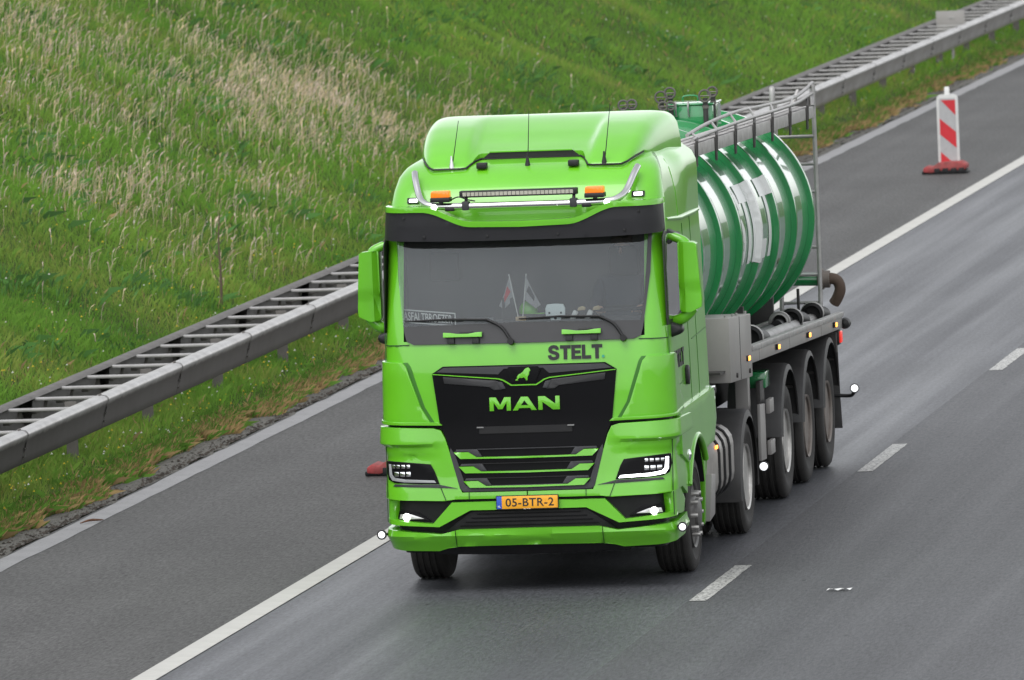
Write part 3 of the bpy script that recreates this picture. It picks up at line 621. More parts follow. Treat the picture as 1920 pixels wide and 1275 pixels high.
panel('grille_accent_line', sym([(0, 1.778), (.105, 1.778), (.175, 1.822), (.22, 1.835), (.79, 1.885), (.788, 1.878), (.22, 1.826), (.18, 1.812), (.11, 1.768), (0, 1.768)]), fmap(.024), .012, LIME, tr, bevel=0)
both('grille_wing', [(.245, 1.815), (.70, 1.856), (.69, 1.80), (.30, 1.762), (.26, 1.735), (.195, 1.735), (.165, 1.76), (.205, 1.80)], .02, .02, mat('grille_wing_grey', (.028, .028, .03), .4), tr, bevel=.003)
both('wing_edge', [(.235, 1.81), (.20, 1.74), (.16, 1.745), (.185, 1.80)], .028, .02, GREYP, tr, bevel=.003)
eb_ = panel('emblem_plate', sym([(0, 1.93), (.125, 1.93), (.15, 1.905), (.10, 1.80), (0, 1.80)]), fmap(.026), .02, GLOSSB, tr, bevel=.004)
lion = [(-.072,1.812),(-.046,1.812),(-.05,1.822),(-.03,1.835),(-.012,1.832),(.004,1.838),(.02,1.822),(.018,1.812),(.034,1.812),(.036,1.84),(.05,1.862),(.052,1.885),(.062,1.892),(.058,1.908),(.044,1.921),(.026,1.916),(.010,1.905),(.0,1.89),(-.018,1.874),(-.042,1.862),(-.058,1.842),(-.052,1.83),(-.066,1.822)]
panel('lion_emblem', lion, fmap(.032), .012, LIME, eb_, step=0, bevel=.001)
# MAN letters
A_, B_ = 1.556, 1.672; H_ = B_-A_
M = [(0,0),(.21,0),(.235,.62),(.40,0),(.60,0),(.765,.62),(.79,0),(1,0),(.94,1),(.66,1),(.5,.42),(.34,1),(.06,1)]
Aq = [(0,0),(.215,0),(.275,.17),(.725,.17),(.785,0),(1,0),(.645,1),(.355,1)]
Nq = [(0,0),(.20,0),(.20,.58),(.68,0),(1,0),(1,1),(.80,1),(.80,.42),(.32,1),(0,1)]
M = [(0,0),(.2,0),(.2,.62),(.40,.12),(.60,.12),(.8,.62),(.8,0),(1,0),(1,1),(.70,1),(.5,.42),(.30,1),(0,1)]
for nm, q, x0, x1 in (('letter_M', M, -.302, -.118), ('letter_A', Aq, -.103, .103), ('letter_N', Nq, .118, .302)):
    panel('lettering', [(x0+a*(x1-x0), A_+b*H_) for a, b in q], fmap(.028), .02, LIME, tr, step=0, bevel=.002)
panel('letter_counter', [(-.03, A_+.045), (.03, A_+.045), (.0, A_+.085)], fmap(.030), .004, GLOSSB, tr, step=0, bevel=0)
panel('grille_step', sym([(0, 1.365), (.40, 1.365), (.40, 1.425), (0, 1.425)]), fmap(.02), .02, BLACK, tr, bevel=.006)
both('step_lamp', [(.36, 1.412), (.42, 1.412), (.42, 1.424), (.36, 1.424)], .03, .02, mat('step_lamp_grey', (.16, .16, .16), .5), tr, step=0, bevel=.003)
# --- wind deflectors on the corners, seam ledges
both('corner_deflector', [(.815, 1.455), (UC, 1.475), (1.74, 1.49), (1.76, 1.56), (1.62, 1.64), (1.50, 1.97), (1.40, 1.99), (1.05, 1.985), (1.02, 1.95), (.90, 1.60)], .035, .05, LIME, tr, step=.06, bevel=.010)
both('deflector_shadow_gap', [(.79, 1.47), (.815, 1.455), (.91, 1.60), (1.03, 1.95), (1.05, 1.985), (1.01, 1.985), (.985, 1.95), (.87, 1.60)], .004, .01, mat('dark_lime_gap', (.03, .15, .008), .5), tr, step=.1, bevel=0)
both('front_ledge', [(.72, 1.445), (UC, 1.46), (1.72, 1.48), (1.72, 1.505), (UC, 1.487), (.75, 1.47)], .045, .06, LIME, tr, step=.07, bevel=.008)
panel('flap_lower_seam', sym([(0, 1.44), (UC, 1.452), (1.9, 1.47), (1.9, 1.458), (UC, 1.436), (0, 1.43)]), fmap(-.02), .03, BLACK, tr, bevel=0)
for q in ([(.63, .392), (.636, .392), (.636, .55), (.63, .55)], [(.50, .815), (.506, .815), (.506, .868), (.50, .868)], [(.70, .80), (.706, .80), (.762, .94), (.755, .94)], [(1.245, .83), (1.25, .83), (1.262, 1.43), (1.257, 1.43)], [(.99, 2.128), (1.30, 2.12), (1.30, 2.128), (.99, 2.137)], [(1.25, .62), (1.256, .62), (1.256, .82), (1.25, .82)]):
    of = .034 if q[0][1] < .5 else .0235 if q[0][0] < 1.2 and q[0][1] < 1.5 else .006 if q[0][1] > 2 else .026
    both('panel_seam', q, of+.003, .006, mat('seam_dark', (.01, .05, .004), .6), tr, step=.1, bevel=0)
# lettering on the flap + door
block('lettering', 'STELT', STW, fmap(.008), .211, .678, 1.978, 2.098, .006, INK, tr)
panel('lettering_dot', [(.685+.012*math.cos(t), 1.995+.012*math.sin(t)) for t in [k*math.pi/5 for k in range(10)]], fmap(.010), .008, TEAL, tr, step=0, bevel=0)
block('door_lettering', 'STELT', STW, lambda a, b, d: (wz(b)+.008-d, a, b), .55, 1.14, 1.83, 1.98, .006, INK, tr)
# number plate
pl = panel('number_plate', sym([(0, .718), (.262, .718), (.268, .724), (.268, .830), (.262, .836), (0, .836)]), fmap(.045), .02, INK, tr, bevel=.002)
panel('plate_face', [(-.218, .724), (.262, .724), (.262, .830), (-.218, .830)], fmap(.048), .006, PLATEY, pl, bevel=.001)
panel('country_band', [(-.262, .724), (-.218, .724), (-.218, .830), (-.262, .830)], fmap(.048), .006, PLATEB, pl, step=0, bevel=.001)
text('plate_number', '05-BTR-2', fmap(.050), -.185, .228, .742, .813, .004, INK, pl, offset=.012, space=1.06)
text('country_code', 'NL', fmap(.050), -.252, -.228, .735, .752, .004, LETTERW, pl, offset=.01)
text('dealer_text', 'BTS', fmap(.050), -.03, .03, .7185, .7235, .003, LETTERW, pl)
# --- sun visor with body coloured trim
def vtop(u):
    a = abs(u); return 3.275-.02*max(0, .9-a)/.9-.125*(lambda t: t*t*(3-2*t))(max(0, min(1, (.84-a)/.42)))
NV = 60; uv = [-1.30+2.60*k/NV for k in range(NV+1)]
def vbot(u): return 3.005+.025*(abs(u)/1.3)**3
def vm(off):
    def f(a, b, d):
        p_ = surf(a, b, 0); o_ = off-d+.10*max(0, (b-3.0)/.3); t = max(0, min(1, (abs(a)-.95)/.4))
        return (p_[0]*(1+.012*t), p_[1]-o_*(1-.35*t*t), p_[2])
    return f
panel('sun_visor', [(u, vbot(u)) for u in uv]+[(u, vtop(u)-.012) for u in uv[::-1]], vm(.17), .012, VISOR, tr, step=.05, bevel=.003)
panel('visor_trim', [(u, vtop(u)-.012) for u in uv]+[(u, vtop(u)+.035) for u in uv[::-1]], vm(.19), .20, LIME, tr, step=.05, bevel=.014, seg=3)
for u, z in ((-1.0, 3.215), (-.83, 3.05), (-.28, 3.045), (.33, 3.045), (.9, 3.06), (1.02, 3.215)):
    c = vm(.17)(u, z, -.002); lathe('visor_clip', [(0, -.006), (.012, -.005), (.015, .004)], INK, tr, 'y', 10, c)
# --- wipers and grab handles
for s, x0, x1, xb in ((0, -.10, -.30, -1.02), (1, .86, .66, -.03)):
    wpr = tube('wiper', bez([surf(x0, 2.155, .05), surf((x0+x1)/2+.02, 2.27, .05), surf(x1, 2.335, .055)], 5), [.013]*11, INK, tr, 8)
    tube('wiper_blade', [surf(x1, 2.335, .05), surf((x1+xb)/2, 2.345, .045), surf(xb, 2.335, .04)], [.012, .010, .006], INK, wpr, 6)
    tube('wiper_spindle', [surf(x0, 2.14, .02), surf(x0, 2.15, .07)], .028, BLACK, wpr, 10)
for a, b in ((-.68, -.345), (.34, .672)):
    hd = panel('grab_handle', [(a, 2.195), (b, 2.195), (b, 2.235), (b-.05, 2.232), (b-.12, 2.222), (a+.12, 2.222), (a+.05, 2.232), (a, 2.235)], fmap(.07), .03, LIME, tr, step=.1, bevel=.008)
    for q in (a+.06, b-.06): panel('handle_foot', [(q-.03, 2.135), (q+.03, 2.135), (q+.03, 2.20), (q-.03, 2.20)], fmap(.045), .03, INK, hd, step=0, bevel=.003)
    panel('handle_insert', [(a+.13, 2.226), (b-.07, 2.226), (b-.09, 2.244), (a+.15, 2.244)], fmap(.06), .02, INK, hd, step=0, bevel=.003)
# --- roof spoiler
def sstep(a, b, x): t = max(0, min(1, (x-a)/(b-a))); return t*t*(3-2*t)
def roofz(y): return float(np.interp(y, FY, FZ))
bm = bmesh.new(); NS, NT = 84, 26; grid = []
for j in range(NT+1):
    t = j/NT; row = []
    for i in range(NS+1):
        s = -1+2*i/NS; a = abs(s); sh = sstep(.46, .56, a)
        yb = 1.00-.28*sh+.40*max(0, (a-.84)/.16)**2
        x = s*(.955+.15*t**.6); y = yb+(2.42-yb)*t
        zb = roofz(min(y, 1.5))-.01
        cen = .05+.235*sstep(-.1, .80, t); shl = .29*(1-(1-t)**2.4)
        hgt = (cen*(1-sh)+shl*sh)*(max(0, 1-a**18))**.5
        row.append(bm.verts.new((x, y, zb+hgt*(1.0-.06*max(0, t-.85)/.15)+.002)))
    grid.append(row)
for j in range(NT):
    for i in range(NS): bm.faces.new((grid[j][i], grid[j][i+1], grid[j+1][i+1], grid[j+1][i]))
ex = bmesh.ops.extrude_edge_only(bm, edges=[e for e in bm.edges if e.is_boundary])
for v in ex['geom']:
    if isinstance(v, bmesh.types.BMVert): v.co.z -= .10; v.co.y += .01
spoil = finish(bm, 'roof_spoiler', LIME, tr, smooth=60)
panel('spoiler_slot', sym([(0, 3.655), (.43, 3.655), (.36, 3.712), (0, 3.712)]), lambda a, b, d: (a, .985+d+.02*a*a, b), .05, INK, tr, step=0, bevel=.002)
panel('spoiler_lip', sym([(0, 3.712), (.365, 3.712), (.355, 3.722), (0, 3.722)]), lambda a, b, d: (a, .97+d, b), .05, LIME, tr, step=0, bevel=.002)
# dark seam between roof and spoiler
pts = []
for k in range(41):
    s = -1+k/20; a = abs(s); sh = sstep(.46, .56, a); yb = 1.00-.28*sh+.40*max(0, (a-.84)/.16)**2
    pts.append((s*.96, yb-.015, roofz(min(yb, 1.5))+.004))
tube('spoiler_seal', pts, .009, INK, tr, 6)
# rear roof shoulders of the high cab (side fairing bulges)
for s in (1, -1):
    bm = bmesh.new(); rows = []
    for j in range(13):
        t = j/12; yv = 1.35+t*1.30; row = []
        for i in range(9):
            q = i/8; z = 3.08+q*.58
            full = 1.20 if z < 3.46 else 1.00+.20*math.sqrt(max(0, 1-((z-3.46)/.21)**2)); k_ = sstep(0, .45, t)
            row.append(bm.verts.new((s*(wz(z)*(1-k_)+max(full, wz(z))*k_+.004), yv, z)))
        rows.append(row)
    for j in range(12):
        for i in range(8): bm.faces.new((rows[j][i], rows[j][i+1], rows[j+1][i+1], rows[j+1][i]))
    ex = bmesh.ops.extrude_edge_only(bm, edges=[e for e in bm.edges if e.is_boundary])
    for v in ex['geom']:
        if isinstance(v, bmesh.types.BMVert): v.co.x -= s*.15
    finish(bm, 'side_fairing', LIME, tr, smooth=60)
    tube('side_rib', [(s*(wz(3.10)+.004), .62, 3.115), (s*(wz(3.08)+.012), 1.4, 3.075), (s*(wz(3.07)+.012), 2.2, 3.07), (s*(wz(3.07)+.004), 2.62, 3.07)], [.012, .02, .02, .014], LIME, tr, 8)
# --- lamp bar on the roof
barp = [(-.955, .60, 3.575), (-.935, .50, 3.52), (-.885, .36, 3.39), (-.83, .27, 3.335), (-.74, .225, 3.31), (-.5, .20, 3.303), (0, .19, 3.303), (.5, .20, 3.303), (.76, .225, 3.31), (.85, .27, 3.335), (.905, .36, 3.39), (.955, .50, 3.52), (.975, .60, 3.575)]
lb = tube('lamp_bar', bez(barp, 6), .030, STEEL, tr, 14)
for x in (-.735, -.30, 0.02, .33, .755):
    lathe('bar_lamp', [(0, -.040), (.013, -.038), (.019, -.03), (.024, -.028), (.026, .0)], WHITELIT, lb, 'y', 14, (x, .205, 3.303))
for x in (-.46, .47): box('bar_clamp', x-.03, x+.03, .155, .25, 3.27, 3.345, GREYP, lb, .008); tube('bar_leg', [(x, .2, 3.33), (x, .24, 3.385)], .014, INK, lb, 8)
for x in (-.60, .58): box('bar_foot', x-.04, x+.04, .17, .36, 3.265, 3.30, INK, lb, .008)
ledb = box('led_light_bar', -.515, .50, .20, .29, 3.375, 3.432, INK, tr, .006)
bm = bmesh.new()
for k in range(27):
    for r_ in range(1): add_box(bm, -.485+k*.0355, -.455+k*.0355, .193, .199, 3.388, 3.420)
o = finish(bm, 'led_cells', mat('led_reflector', (.62, .60, .52), .25, metal=.6), ledb); o['kind'] = 'stuff'
for x in (-.675, .655):
    bc = box('beacon_base', x-.085, x+.085, .14, .28, 3.345, 3.385, INK, tr, .008)
    panel('beacon_lens', [(x-.082, 3.385), (x+.082, 3.385), (x+.078, 3.43), (x+.07, 3.44), (x-.07, 3.44), (x-.078, 3.43)], lambda a, b, d: (a, .15+d, b), .12, AMBER, bc, step=0, bevel=.008)
    for k in range(4): panel('lens_rib', [(x-.062+k*.036, 3.392), (x-.052+k*.036, 3.392), (x-.052+k*.036, 3.425), (x-.062+k*.036, 3.425)], lambda a, b, d: (a, .147+d, b), .004, AMBER, bc, step=0, bevel=0)
    tube('beacon_stalk', [(x+.0, .21, 3.31), (x, .21, 3.35)], .02, INK, bc, 8)
tube('beacon_cable', bez([(-.59, .2, 3.36), (-.52, .19, 3.385), (-.45, .2, 3.36), (-.38, .2, 3.345)], 5), .006, INK, tr, 6)
for s in (-.955, .985):
    mk = panel('roof_marker', [(s-.055, 3.325), (s+.055, 3.325), (s+.055, 3.372), (s-.055, 3.372)], fmap(.020), .03, INK, tr, step=0, bevel=.006)
    panel('marker_lens', [(s-.035, 3.336), (s+.035, 3.336), (s+.035, 3.362), (s-.035, 3.362)], fmap(.024), .008, WHITELIT, mk, step=0, bevel=.003)
for x, xt, hh, bl in ((-.66, -.59, .38, 1), (0, .025, .44, 0), (.665, .73, .48, 0)):
    yb = .76; zb = roofz(yb)-.01
    an = tube('antenna', [(x, yb, zb), (x+(xt-x)*.3, yb+.01, zb+hh*.3), (xt, yb+.03, zb+hh+.03)], [.006, .0045, .003], INK, tr, 6)
    lathe('antenna_base', [(.026, zb-.01), (.022, zb+.02), (.012, zb+.07), (.007, zb+.11), (0, zb+.112)], INK if not bl else STEEL, an, 'z', 10, (x, yb, 0))
for x in (-.39, .405): box('roof_camera', x-.045, x+.045, .68, .76, 3.59, 3.642, INK, tr, .008)
# --- doors, side glass
for s in (1, -1):
    sd_ = lambda off: (lambda a, b, d: (s*(wz(b)+off-d), a, b))
    panel('side_window', [(.42, 2.96), (.50, 3.0), (1.30, 2.93), (1.38, 2.85), (1.36, 2.36), (1.05, 2.30), (.75, 2.26), (.36, 2.27)], sd_(.008), .006, SIDEGLASS if False else mat('dark_side_glass', (.03, .032, .034), .06, coat=1), tr, step=.1, bevel=.002)
    panel('window_frame', [(.30, 2.98), (.40, 3.03), (1.34, 2.96), (1.43, 2.87), (1.41, 2.32), (1.05, 2.26), (.75, 2.22), (.27, 2.23)], sd_(.004), .008, INK, tr, step=.1, bevel=.002)
    for q in ([(.30, 1.49), (.312, 1.49), (.312, 2.22), (.30, 2.22)], [(1.52, 1.49), (1.532, 1.49), (1.532, 3.02), (1.52, 3.02)], [(.31, 1.66), (1.53, 1.70), (1.53, 1.708), (.31, 1.668)], [(1.7, 2.0), (2.64, 2.03), (2.64, 2.04), (1.7, 2.01)], [(2.02, 1.50), (2.032, 1.50), (2.032, 3.05), (2.02, 3.05)]):
        panel('door_seam', q, sd_(.003), .006, MATS['dark_lime_gap'], tr, step=.2, bevel=0)
    panel('door_handle', [(1.18, 1.655), (1.26, 1.64), (1.30, 1.70), (1.30, 1.80), (1.24, 1.815), (1.18, 1.79)], sd_(.03), .04, INK, tr, step=0, bevel=.012)
    panel('front_fender', [(.55, 1.475), (2.66, 1.50), (2.76, 1.46), (2.80, 1.22), (2.62, 1.04), (2.25, 1.03)]+[(1.55+.66*math.cos(t), .52+.66*math.sin(t)) for t in [R(48+12*k) for k in range(10)]]+[(.92, 1.0), (.55, 1.10)], sd_(.03), .10, LIME, tr, step=.1, bevel=.012)
    bm = bmesh.new(); add_tube(bm, [(s*(wz(1)+.02), 1.55+.66*math.cos(t), .52+.66*math.sin(t)) for t in [R(38+9*k) for k in range(14)]], .028, 8); finish(bm, 'arch_lip', LIME, tr, smooth=60)
    bm = bmesh.new()
    for k in range(14):
        t0, t1 = R(18+11*k), R(18+11*(k+1)); P4 = [(1.55+.64*math.cos(t), .52+.64*math.sin(t)) for t in (t0, t1)]
        vv = [bm.verts.new((s*xx, p[0], p[1])) for xx in (.82, 1.23) for p in P4]; bm.faces.new((vv[0], vv[1], vv[3], vv[2]))
    bmesh.ops.remove_doubles(bm, verts=bm.verts, dist=.001); finish(bm, 'wheel_arch_liner', INK, tr, smooth=60)
    panel('step_panel', [(2.18, 1.06), (2.36, 1.07), (2.48, .98), (2.46, .34), (2.36, .32), (2.24, .70)], sd_(-.02), .06, LIME, tr, step=0, bevel=.008)
    panel('step_box', [(2.42, .76), (2.66, .74), (2.70, .38), (2.42, .34)], sd_(.02), .35, GREYPAINT, tr, step=0, bevel=.012)
    tube('cab_grab', bez([(s*1.262, .95, 1.02), (s*1.275, .95, 1.06), (s*1.26, .95, 1.10)], 3), .02, REFL, tr, 8)
    # side repeater lamps on short arms
    la = tube('marker_arm', [(s*1.235, .22, .515), (s*1.275, .18, .512)], .012, INK, tr, 8)
    lathe('lamp_shell', [(.0, .035), (.034, .025), (.043, .0), (.042, -.020), (.033, -.020)], INK, la, 'y', 18, (s*1.30, .17, .512)); lathe('lamp_lens', [(0, -.034), (.018, -.031), (.029, -.022), (.032, -.012), (.032, 0)], MARKLIT, la, 'y', 18, (s*1.30, .17, .512))
    # mirrors
    mo = .155 if s > 0 else 0
    X = lambda a: s*(a+.06 if a > 1.225 else a)
    xo = 1.40 if s < 0 else 1.40
    hp = [(1.235, 2.94), (1.25, 2.955), (1.375, 2.945), (1.40, 2.93), (1.415, 2.70), (1.43, 2.45), (1.425, 2.39), (1.33, 2.345), (1.25, 2.345), (1.235, 2.37)]
    hd = panel('mirror_housing', [(X(a), b) for a, b in hp], lambda a, b, d: (a, .52+d+(.035 if abs(a) < 1.335 else 0)+.10*max(0, abs(a)-1.46)+(.016 if b < 2.56 else 0), b-.03), .17, LIME, tr, step=.05, bevel=.012, seg=3)
    panel('mirror_glass', [(X(1.26), 2.90), (X(1.37), 2.88), (X(1.40), 2.62), (X(1.26), 2.62)], lambda a, b, d: (a, .725+d, b-.03), .01, REFL, hd, step=0, bevel=0)
    tube('mirror_arm', bez([(X(1.13), .66, 2.97), (X(1.22), .63, 2.97), (X(1.28), .61, 2.925), (X(1.32), .62, 2.87)], 4), [.04]*13, LIME, hd, 10)
    tube('mirror_arm', bez([(X(1.17), .68, 2.23), (X(1.226), .63, 2.25), (X(1.30), .62, 2.30), (X(1.34), .62, 2.35)], 4), [.05]*13, LIME, hd, 10)
    panel('mirror_mount', [(X(1.13), 3.01), (X(1.20), 3.03), (X(1.24), 2.98), (X(1.22), 2.9), (X(1.17), 2.88), (X(1.13), 2.90)], lambda a, b, d: (a, .60+d, b), .15, GREYP, hd, step=0, bevel=.012)
    ram = panel('ramp_mirror', [(X(1.13), 2.14), (X(1.20), 2.13), (X(1.26), 2.17), (X(1.265), 2.23), (X(1.21), 2.27), (X(1.15), 2.24)], lambda a, b, d: (a, .48+d, b-.03), .16, INK, tr, step=0, bevel=.035, seg=3)
# --- wheels
def wheel(parent, x, y, Rr, W, style, side, steer=0):
    w = empty('wheel', (x, y, Rr), parent); w.rotation_euler = (0, 0, steer); s = side   # s=+1 outer face towards +x
    h = W/2; pr = [(.30, -h*.75), (.40, -h*.98), (Rr-.10, -h), (Rr-.03, -h*.95), (Rr-.004, -h*.80)]
    for g_ in (-.52, -.18, .18, .52): pr += [(Rr, h*(g_-.10)), (Rr-.012, h*(g_-.08)), (Rr-.012, h*(g_+.08)), (Rr, h*(g_+.10))]
    pr += [(Rr-.004, h*.80), (Rr-.03, h*.95), (Rr-.10, h), (.40, h*.98), (.30, h*.75)]
    lathe('tyre', [(a, b*s) for a, b in pr], RUBBER, w, 'x', 56, closed=True, smooth=40)
    o_ = h*s
    if style == 'steer':
        lathe('rim', [(.30, o_*.80), (.295, o_*.98), (.275, o_*.90), (.255, o_*.55), (.235, o_*.55), (.20, o_*.80), (.15, o_*1.02), (.13, o_*1.05)], mat('steer_rim_grey', (.11, .108, .105), .5, metal=.4, var=.2, dirt=.4, dirtcol=(.07, .06, .055)), w, 'x', 48)
        lathe('hub', [(.135, o_*1.0), (.125, o_*1.20), (.10, o_*1.28), (0, o_*1.30)], MATS['steer_rim_grey'], w, 'x', 28)
        bm = bmesh.new()
        for k in range(10): t = 2*math.pi*k/10; add_lathe(bm, [(.021, o_*.7), (.021, o_*1.10), (.016, o_*1.28), (0, o_*1.3)], 'x', 10, (0, .185*math.cos(t), .185*math.sin(t)))
        n_ = finish(bm, 'wheel_nuts', ALU, w); n_['kind'] = 'stuff'
    else:
        RM = ALU if style in ('drive', 'trailer_clean') else RUSTRIM
        lathe('rim', [(.30, o_*.80), (.295, o_*.97), (.275, o_*.90), (.262, o_*.3), (.24, -o_*.05), (.17, -o_*.10), (.15, o_*.02), (.14, o_*.05)], RM, w, 'x', 48)
        lathe('hub', [(.14, o_*.0), (.13, o_*.42), (.105, o_*.55), (0, o_*.58)], CHASSIS if style != 'drive' else RM, w, 'x', 24)
        bm = bmesh.new()
        for k in range(10): t = 2*math.pi*k/10; add_lathe(bm, [(.017, -o_*.1), (.017, o_*.08), (0, o_*.1)], 'x', 8, (0, .18*math.cos(t), .18*math.sin(t)))
        n_ = finish(bm, 'wheel_nuts', RM, w); n_['kind'] = 'stuff'
    return w
for s in (1, -1):
    wheel(tr, s*1.07, 1.53, .50, .315, 'steer', s)
    wheel(tr, s*1.09, 4.96, .505, .31, 'drive', s); wheel(tr, s*.73, 4.96, .505, .31, 'drive', -s)
def mudguard(parent, x0, x1, yc, zc, Rg, a0, a1, mt, name='mudguard', lip=.05):
    bm = bmesh.new(); n = 18; s = 1 if x1 > 0 else -1; rings = []
    for k in range(n+1):
        t = R(a0+(a1-a0)*k/n); cy, cz = math.cos(t), math.sin(t); sec = [(x0, Rg), (x1-s*.05, Rg), (x1-s*.015, Rg-.012), (x1, Rg-lip), (x1-s*.012, Rg-lip), (x1-s*.028, Rg-.028), (x1-s*.055, Rg-.016), (x0, Rg-.016)]
        rings.append([bm.verts.new((xx, yc+r_*cy, zc+r_*cz)) for xx, r_ in sec])
    m_ = len(rings[0])
    for k in range(n):
        for i in range(m_): bm.faces.new((rings[k][i], rings[k][(i+1)%m_], rings[k+1][(i+1)%m_], rings[k+1][i]))
    bm.faces.new(rings[0]); bm.faces.new(rings[-1][::-1])
    return finish(bm, name, mt, parent, smooth=50)
for s in (1, -1):
    mudguard(tr, s*.55, s*1.27, 4.96, .50, .62, -12, 196, MUDG, lip=.07)
    # fuel tank
    bm = bmesh.new(); prof_ = []
    for cx_, cz_, a0 in ((.13, .13, 0), (-.13, .13, 90), (-.13, -.13, 180), (.13, -.13, 270)):
        for q in range(5): t = R(a0+q*22.5); prof_.append((cx_+.17*math.cos(t), cz_+.17*math.sin(t)))
    rings = [[bm.verts.new((s*(.93+a*sc_), yv, .76+b*sc_)) for a, b in prof_] for yv, sc_ in ((2.80, .9), (2.83, 1), (4.15, 1), (4.18, .9))]
    for k in range(3):
        for i in range(len(prof_)): bm.faces.new((rings[k][i], rings[k][(i+1)%len(prof_)], rings[k+1][(i+1)%len(prof_)], rings[k+1][i]))
    bm.faces.new(rings[0]); bm.faces.new(rings[-1][::-1])
    ft = finish(bm, 'fuel_tank', mat('tank_aluminium', (.34, .325, .31), .45, metal=.5, var=.12, scale=5, dirt=.4, dirtcol=(.16, .13, .11)), tr, smooth=50)
    for yv in (3.1, 3.45, 3.8):
        bm = bmesh.new(); add_tube(bm, [(s*(.93+a*1.015), yv, .76+b*1.015) for a, b in prof_+prof_[:1]], .018, 6); finish(bm, 'tank_strap', BLACK, ft, smooth=60)
    box('side_marker', s*1.235-.008, s*1.235+.008, 2.95, 3.03, .93, .96, AMBERLIT, ft, .003)
    box('chassis_beam', s*.39-.04, s*.39+.04, .9, 5.9, .62, .92, CHASSIS, tr, .006)
box('front_axle', -.95, .95, 1.45, 1.61, .42, .54, CHASSIS, tr, .02); box('rear_axle', -.7, .7, 4.85, 5.07, .42, .60, CHASSIS, tr, .03)
box('gearbox', -.38, .38, 1.0, 3.6, .42, 1.30, CHASSIS, tr, .05); lathe('fifth_wheel', [(.05, 1.16), (.48, 1.16), (.48, 1.22), (.05, 1.22)], CHASSIS, tr, 'z', 24, (0, 4.7, 0))
box('radiator_block', -.8, .8, .35, .9, .55, 1.5, INK, tr, .02)
box('catwalk', -.45, .45, 2.75, 4.2, .95, .99, CHASSIS, tr, .005)
tube('cab_rear_lamp_arm', [(1.0, 2.72, 1.50), (1.22, 2.74, 1.50)], .012, GREYP, tr, 6); box('work_lamp', 1.20, 1.28, 2.70, 2.76, 1.482, 1.512, REFL, tr, .006)

# ================================================================== DRIVER AND THINGS BEHIND THE WINDSCREEN
def person(loc):
    p = tag(empty('person', loc), 'driver in dark workwear sitting behind the steering wheel in the cab', 'person')
    V = [(0,0,0),(0,-.02,.22),(0,0,.42),(0,-.01,.53),(0,-.03,.60),(0,-.05,.70),(0,-.04,.80), (.19,0,.45),(.24,-.14,.26),(.16,-.34,.22),(-.19,0,.45),(-.24,-.14,.26),(-.16,-.34,.22), (.12,-.25,.0),(.14,-.42,-.02),(-.12,-.25,.0),(-.14,-.42,-.02)]
    Rd = [.17,.16,.17,.075,.06,.095,.075,.075,.055,.04,.075,.055,.04,.10,.07,.10,.07]
    E_ = [(0,1),(1,2),(2,3),(3,4),(4,5),(5,6),(2,7),(7,8),(8,9),(2,10),(10,11),(11,12),(0,13),(13,14),(0,15),(15,16)]
    me = bpy.data.meshes.new('body'); me.from_pydata(V, E_, []); ob = bpy.data.objects.new('body', me); C.objects.link(ob)
    md = ob.modifiers.new('s', 'SKIN'); ob.modifiers.new('u', 'SUBSURF').levels = 2
    for i, sv in enumerate(me.skin_vertices[0].data): sv.radius = (Rd[i], Rd[i]*(.75 if i < 3 else 1)); sv.use_root = i == 0
    dg = bpy.context.evaluated_depsgraph_get(); me2 = bpy.data.meshes.new_from_object(ob.evaluated_get(dg)); bpy.data.objects.remove(ob)
    me2.materials.clear(); me2.materials.append(CLOTH); me2.materials.append(SKIN)
    for f in me2.polygons: f.use_smooth = True; f.material_index = 1 if (f.center.z > .52 or f.center.y < -.31 and f.center.z > .1) else 0
    b = bpy.data.objects.new('body', me2); C.objects.link(b); b.parent = p
    bm = bmesh.new(); bmesh.ops.create_uvsphere(bm, u_segments=20, v_segments=12, radius=1)
    for v in bm.verts: v.co = Vector((v.co.x*.098, v.co.y*.11-.03, max(v.co.z, -.25)*.09+.80))
    for v in bm.verts:
        if v.co.y < -.08 and v.co.z < .82: v.co.y = -.08
    finish(bm, 'hair', mat('brown_hair', (.06, .04, .025), .8), p, smooth=60)
    bm = bmesh.new(); add_tube(bm, [(0, -.135, .745), (0, -.158, .715), (0, -.14, .705)], [.008, .014, .012], 6); finish(bm, 'nose', SKIN, p, smooth=60)
    for q in (-.035, .035):
        bm = bmesh.new(); bmesh.ops.create_uvsphere(bm, u_segments=8, v_segments=6, radius=.012, matrix=Matrix.Translation((q, -.135, .75))); finish(bm, 'eye', INK, p, smooth=60)
        bm = bmesh.new(); bmesh.ops.create_uvsphere(bm, u_segments=8, v_segments=6, radius=.025, matrix=Matrix.Translation((q*2.8, -.04, .73))); finish(bm, 'ear', SKIN, p, smooth=60)
    for sx in (-1, 1):
        for k in range(5):
            x0 = sx*(.145+.012*k) if k < 4 else sx*.12
            bm = bmesh.new(); add_tube(bm, [(x0, -.36, .225), (x0, -.405, .235-.004*k), (x0, -.415, .21)], [.010, .009, .007], 6); finish(bm, 'finger', SKIN, p, smooth=60)
    return p
person((TX+.76, TY+1.02-.02, 2.12))
DZ = 2.30; DY = TY+.36
fl = tag(empty('table_flags', (TX-.05, DY, DZ)), 'pair of small flags on a wooden stand on the dashboard', 'flags')
box('base', -.045, .045, -.02, .02, .0, .035, mat('pale_wood', (.5, .36, .2), .6), fl, .004)
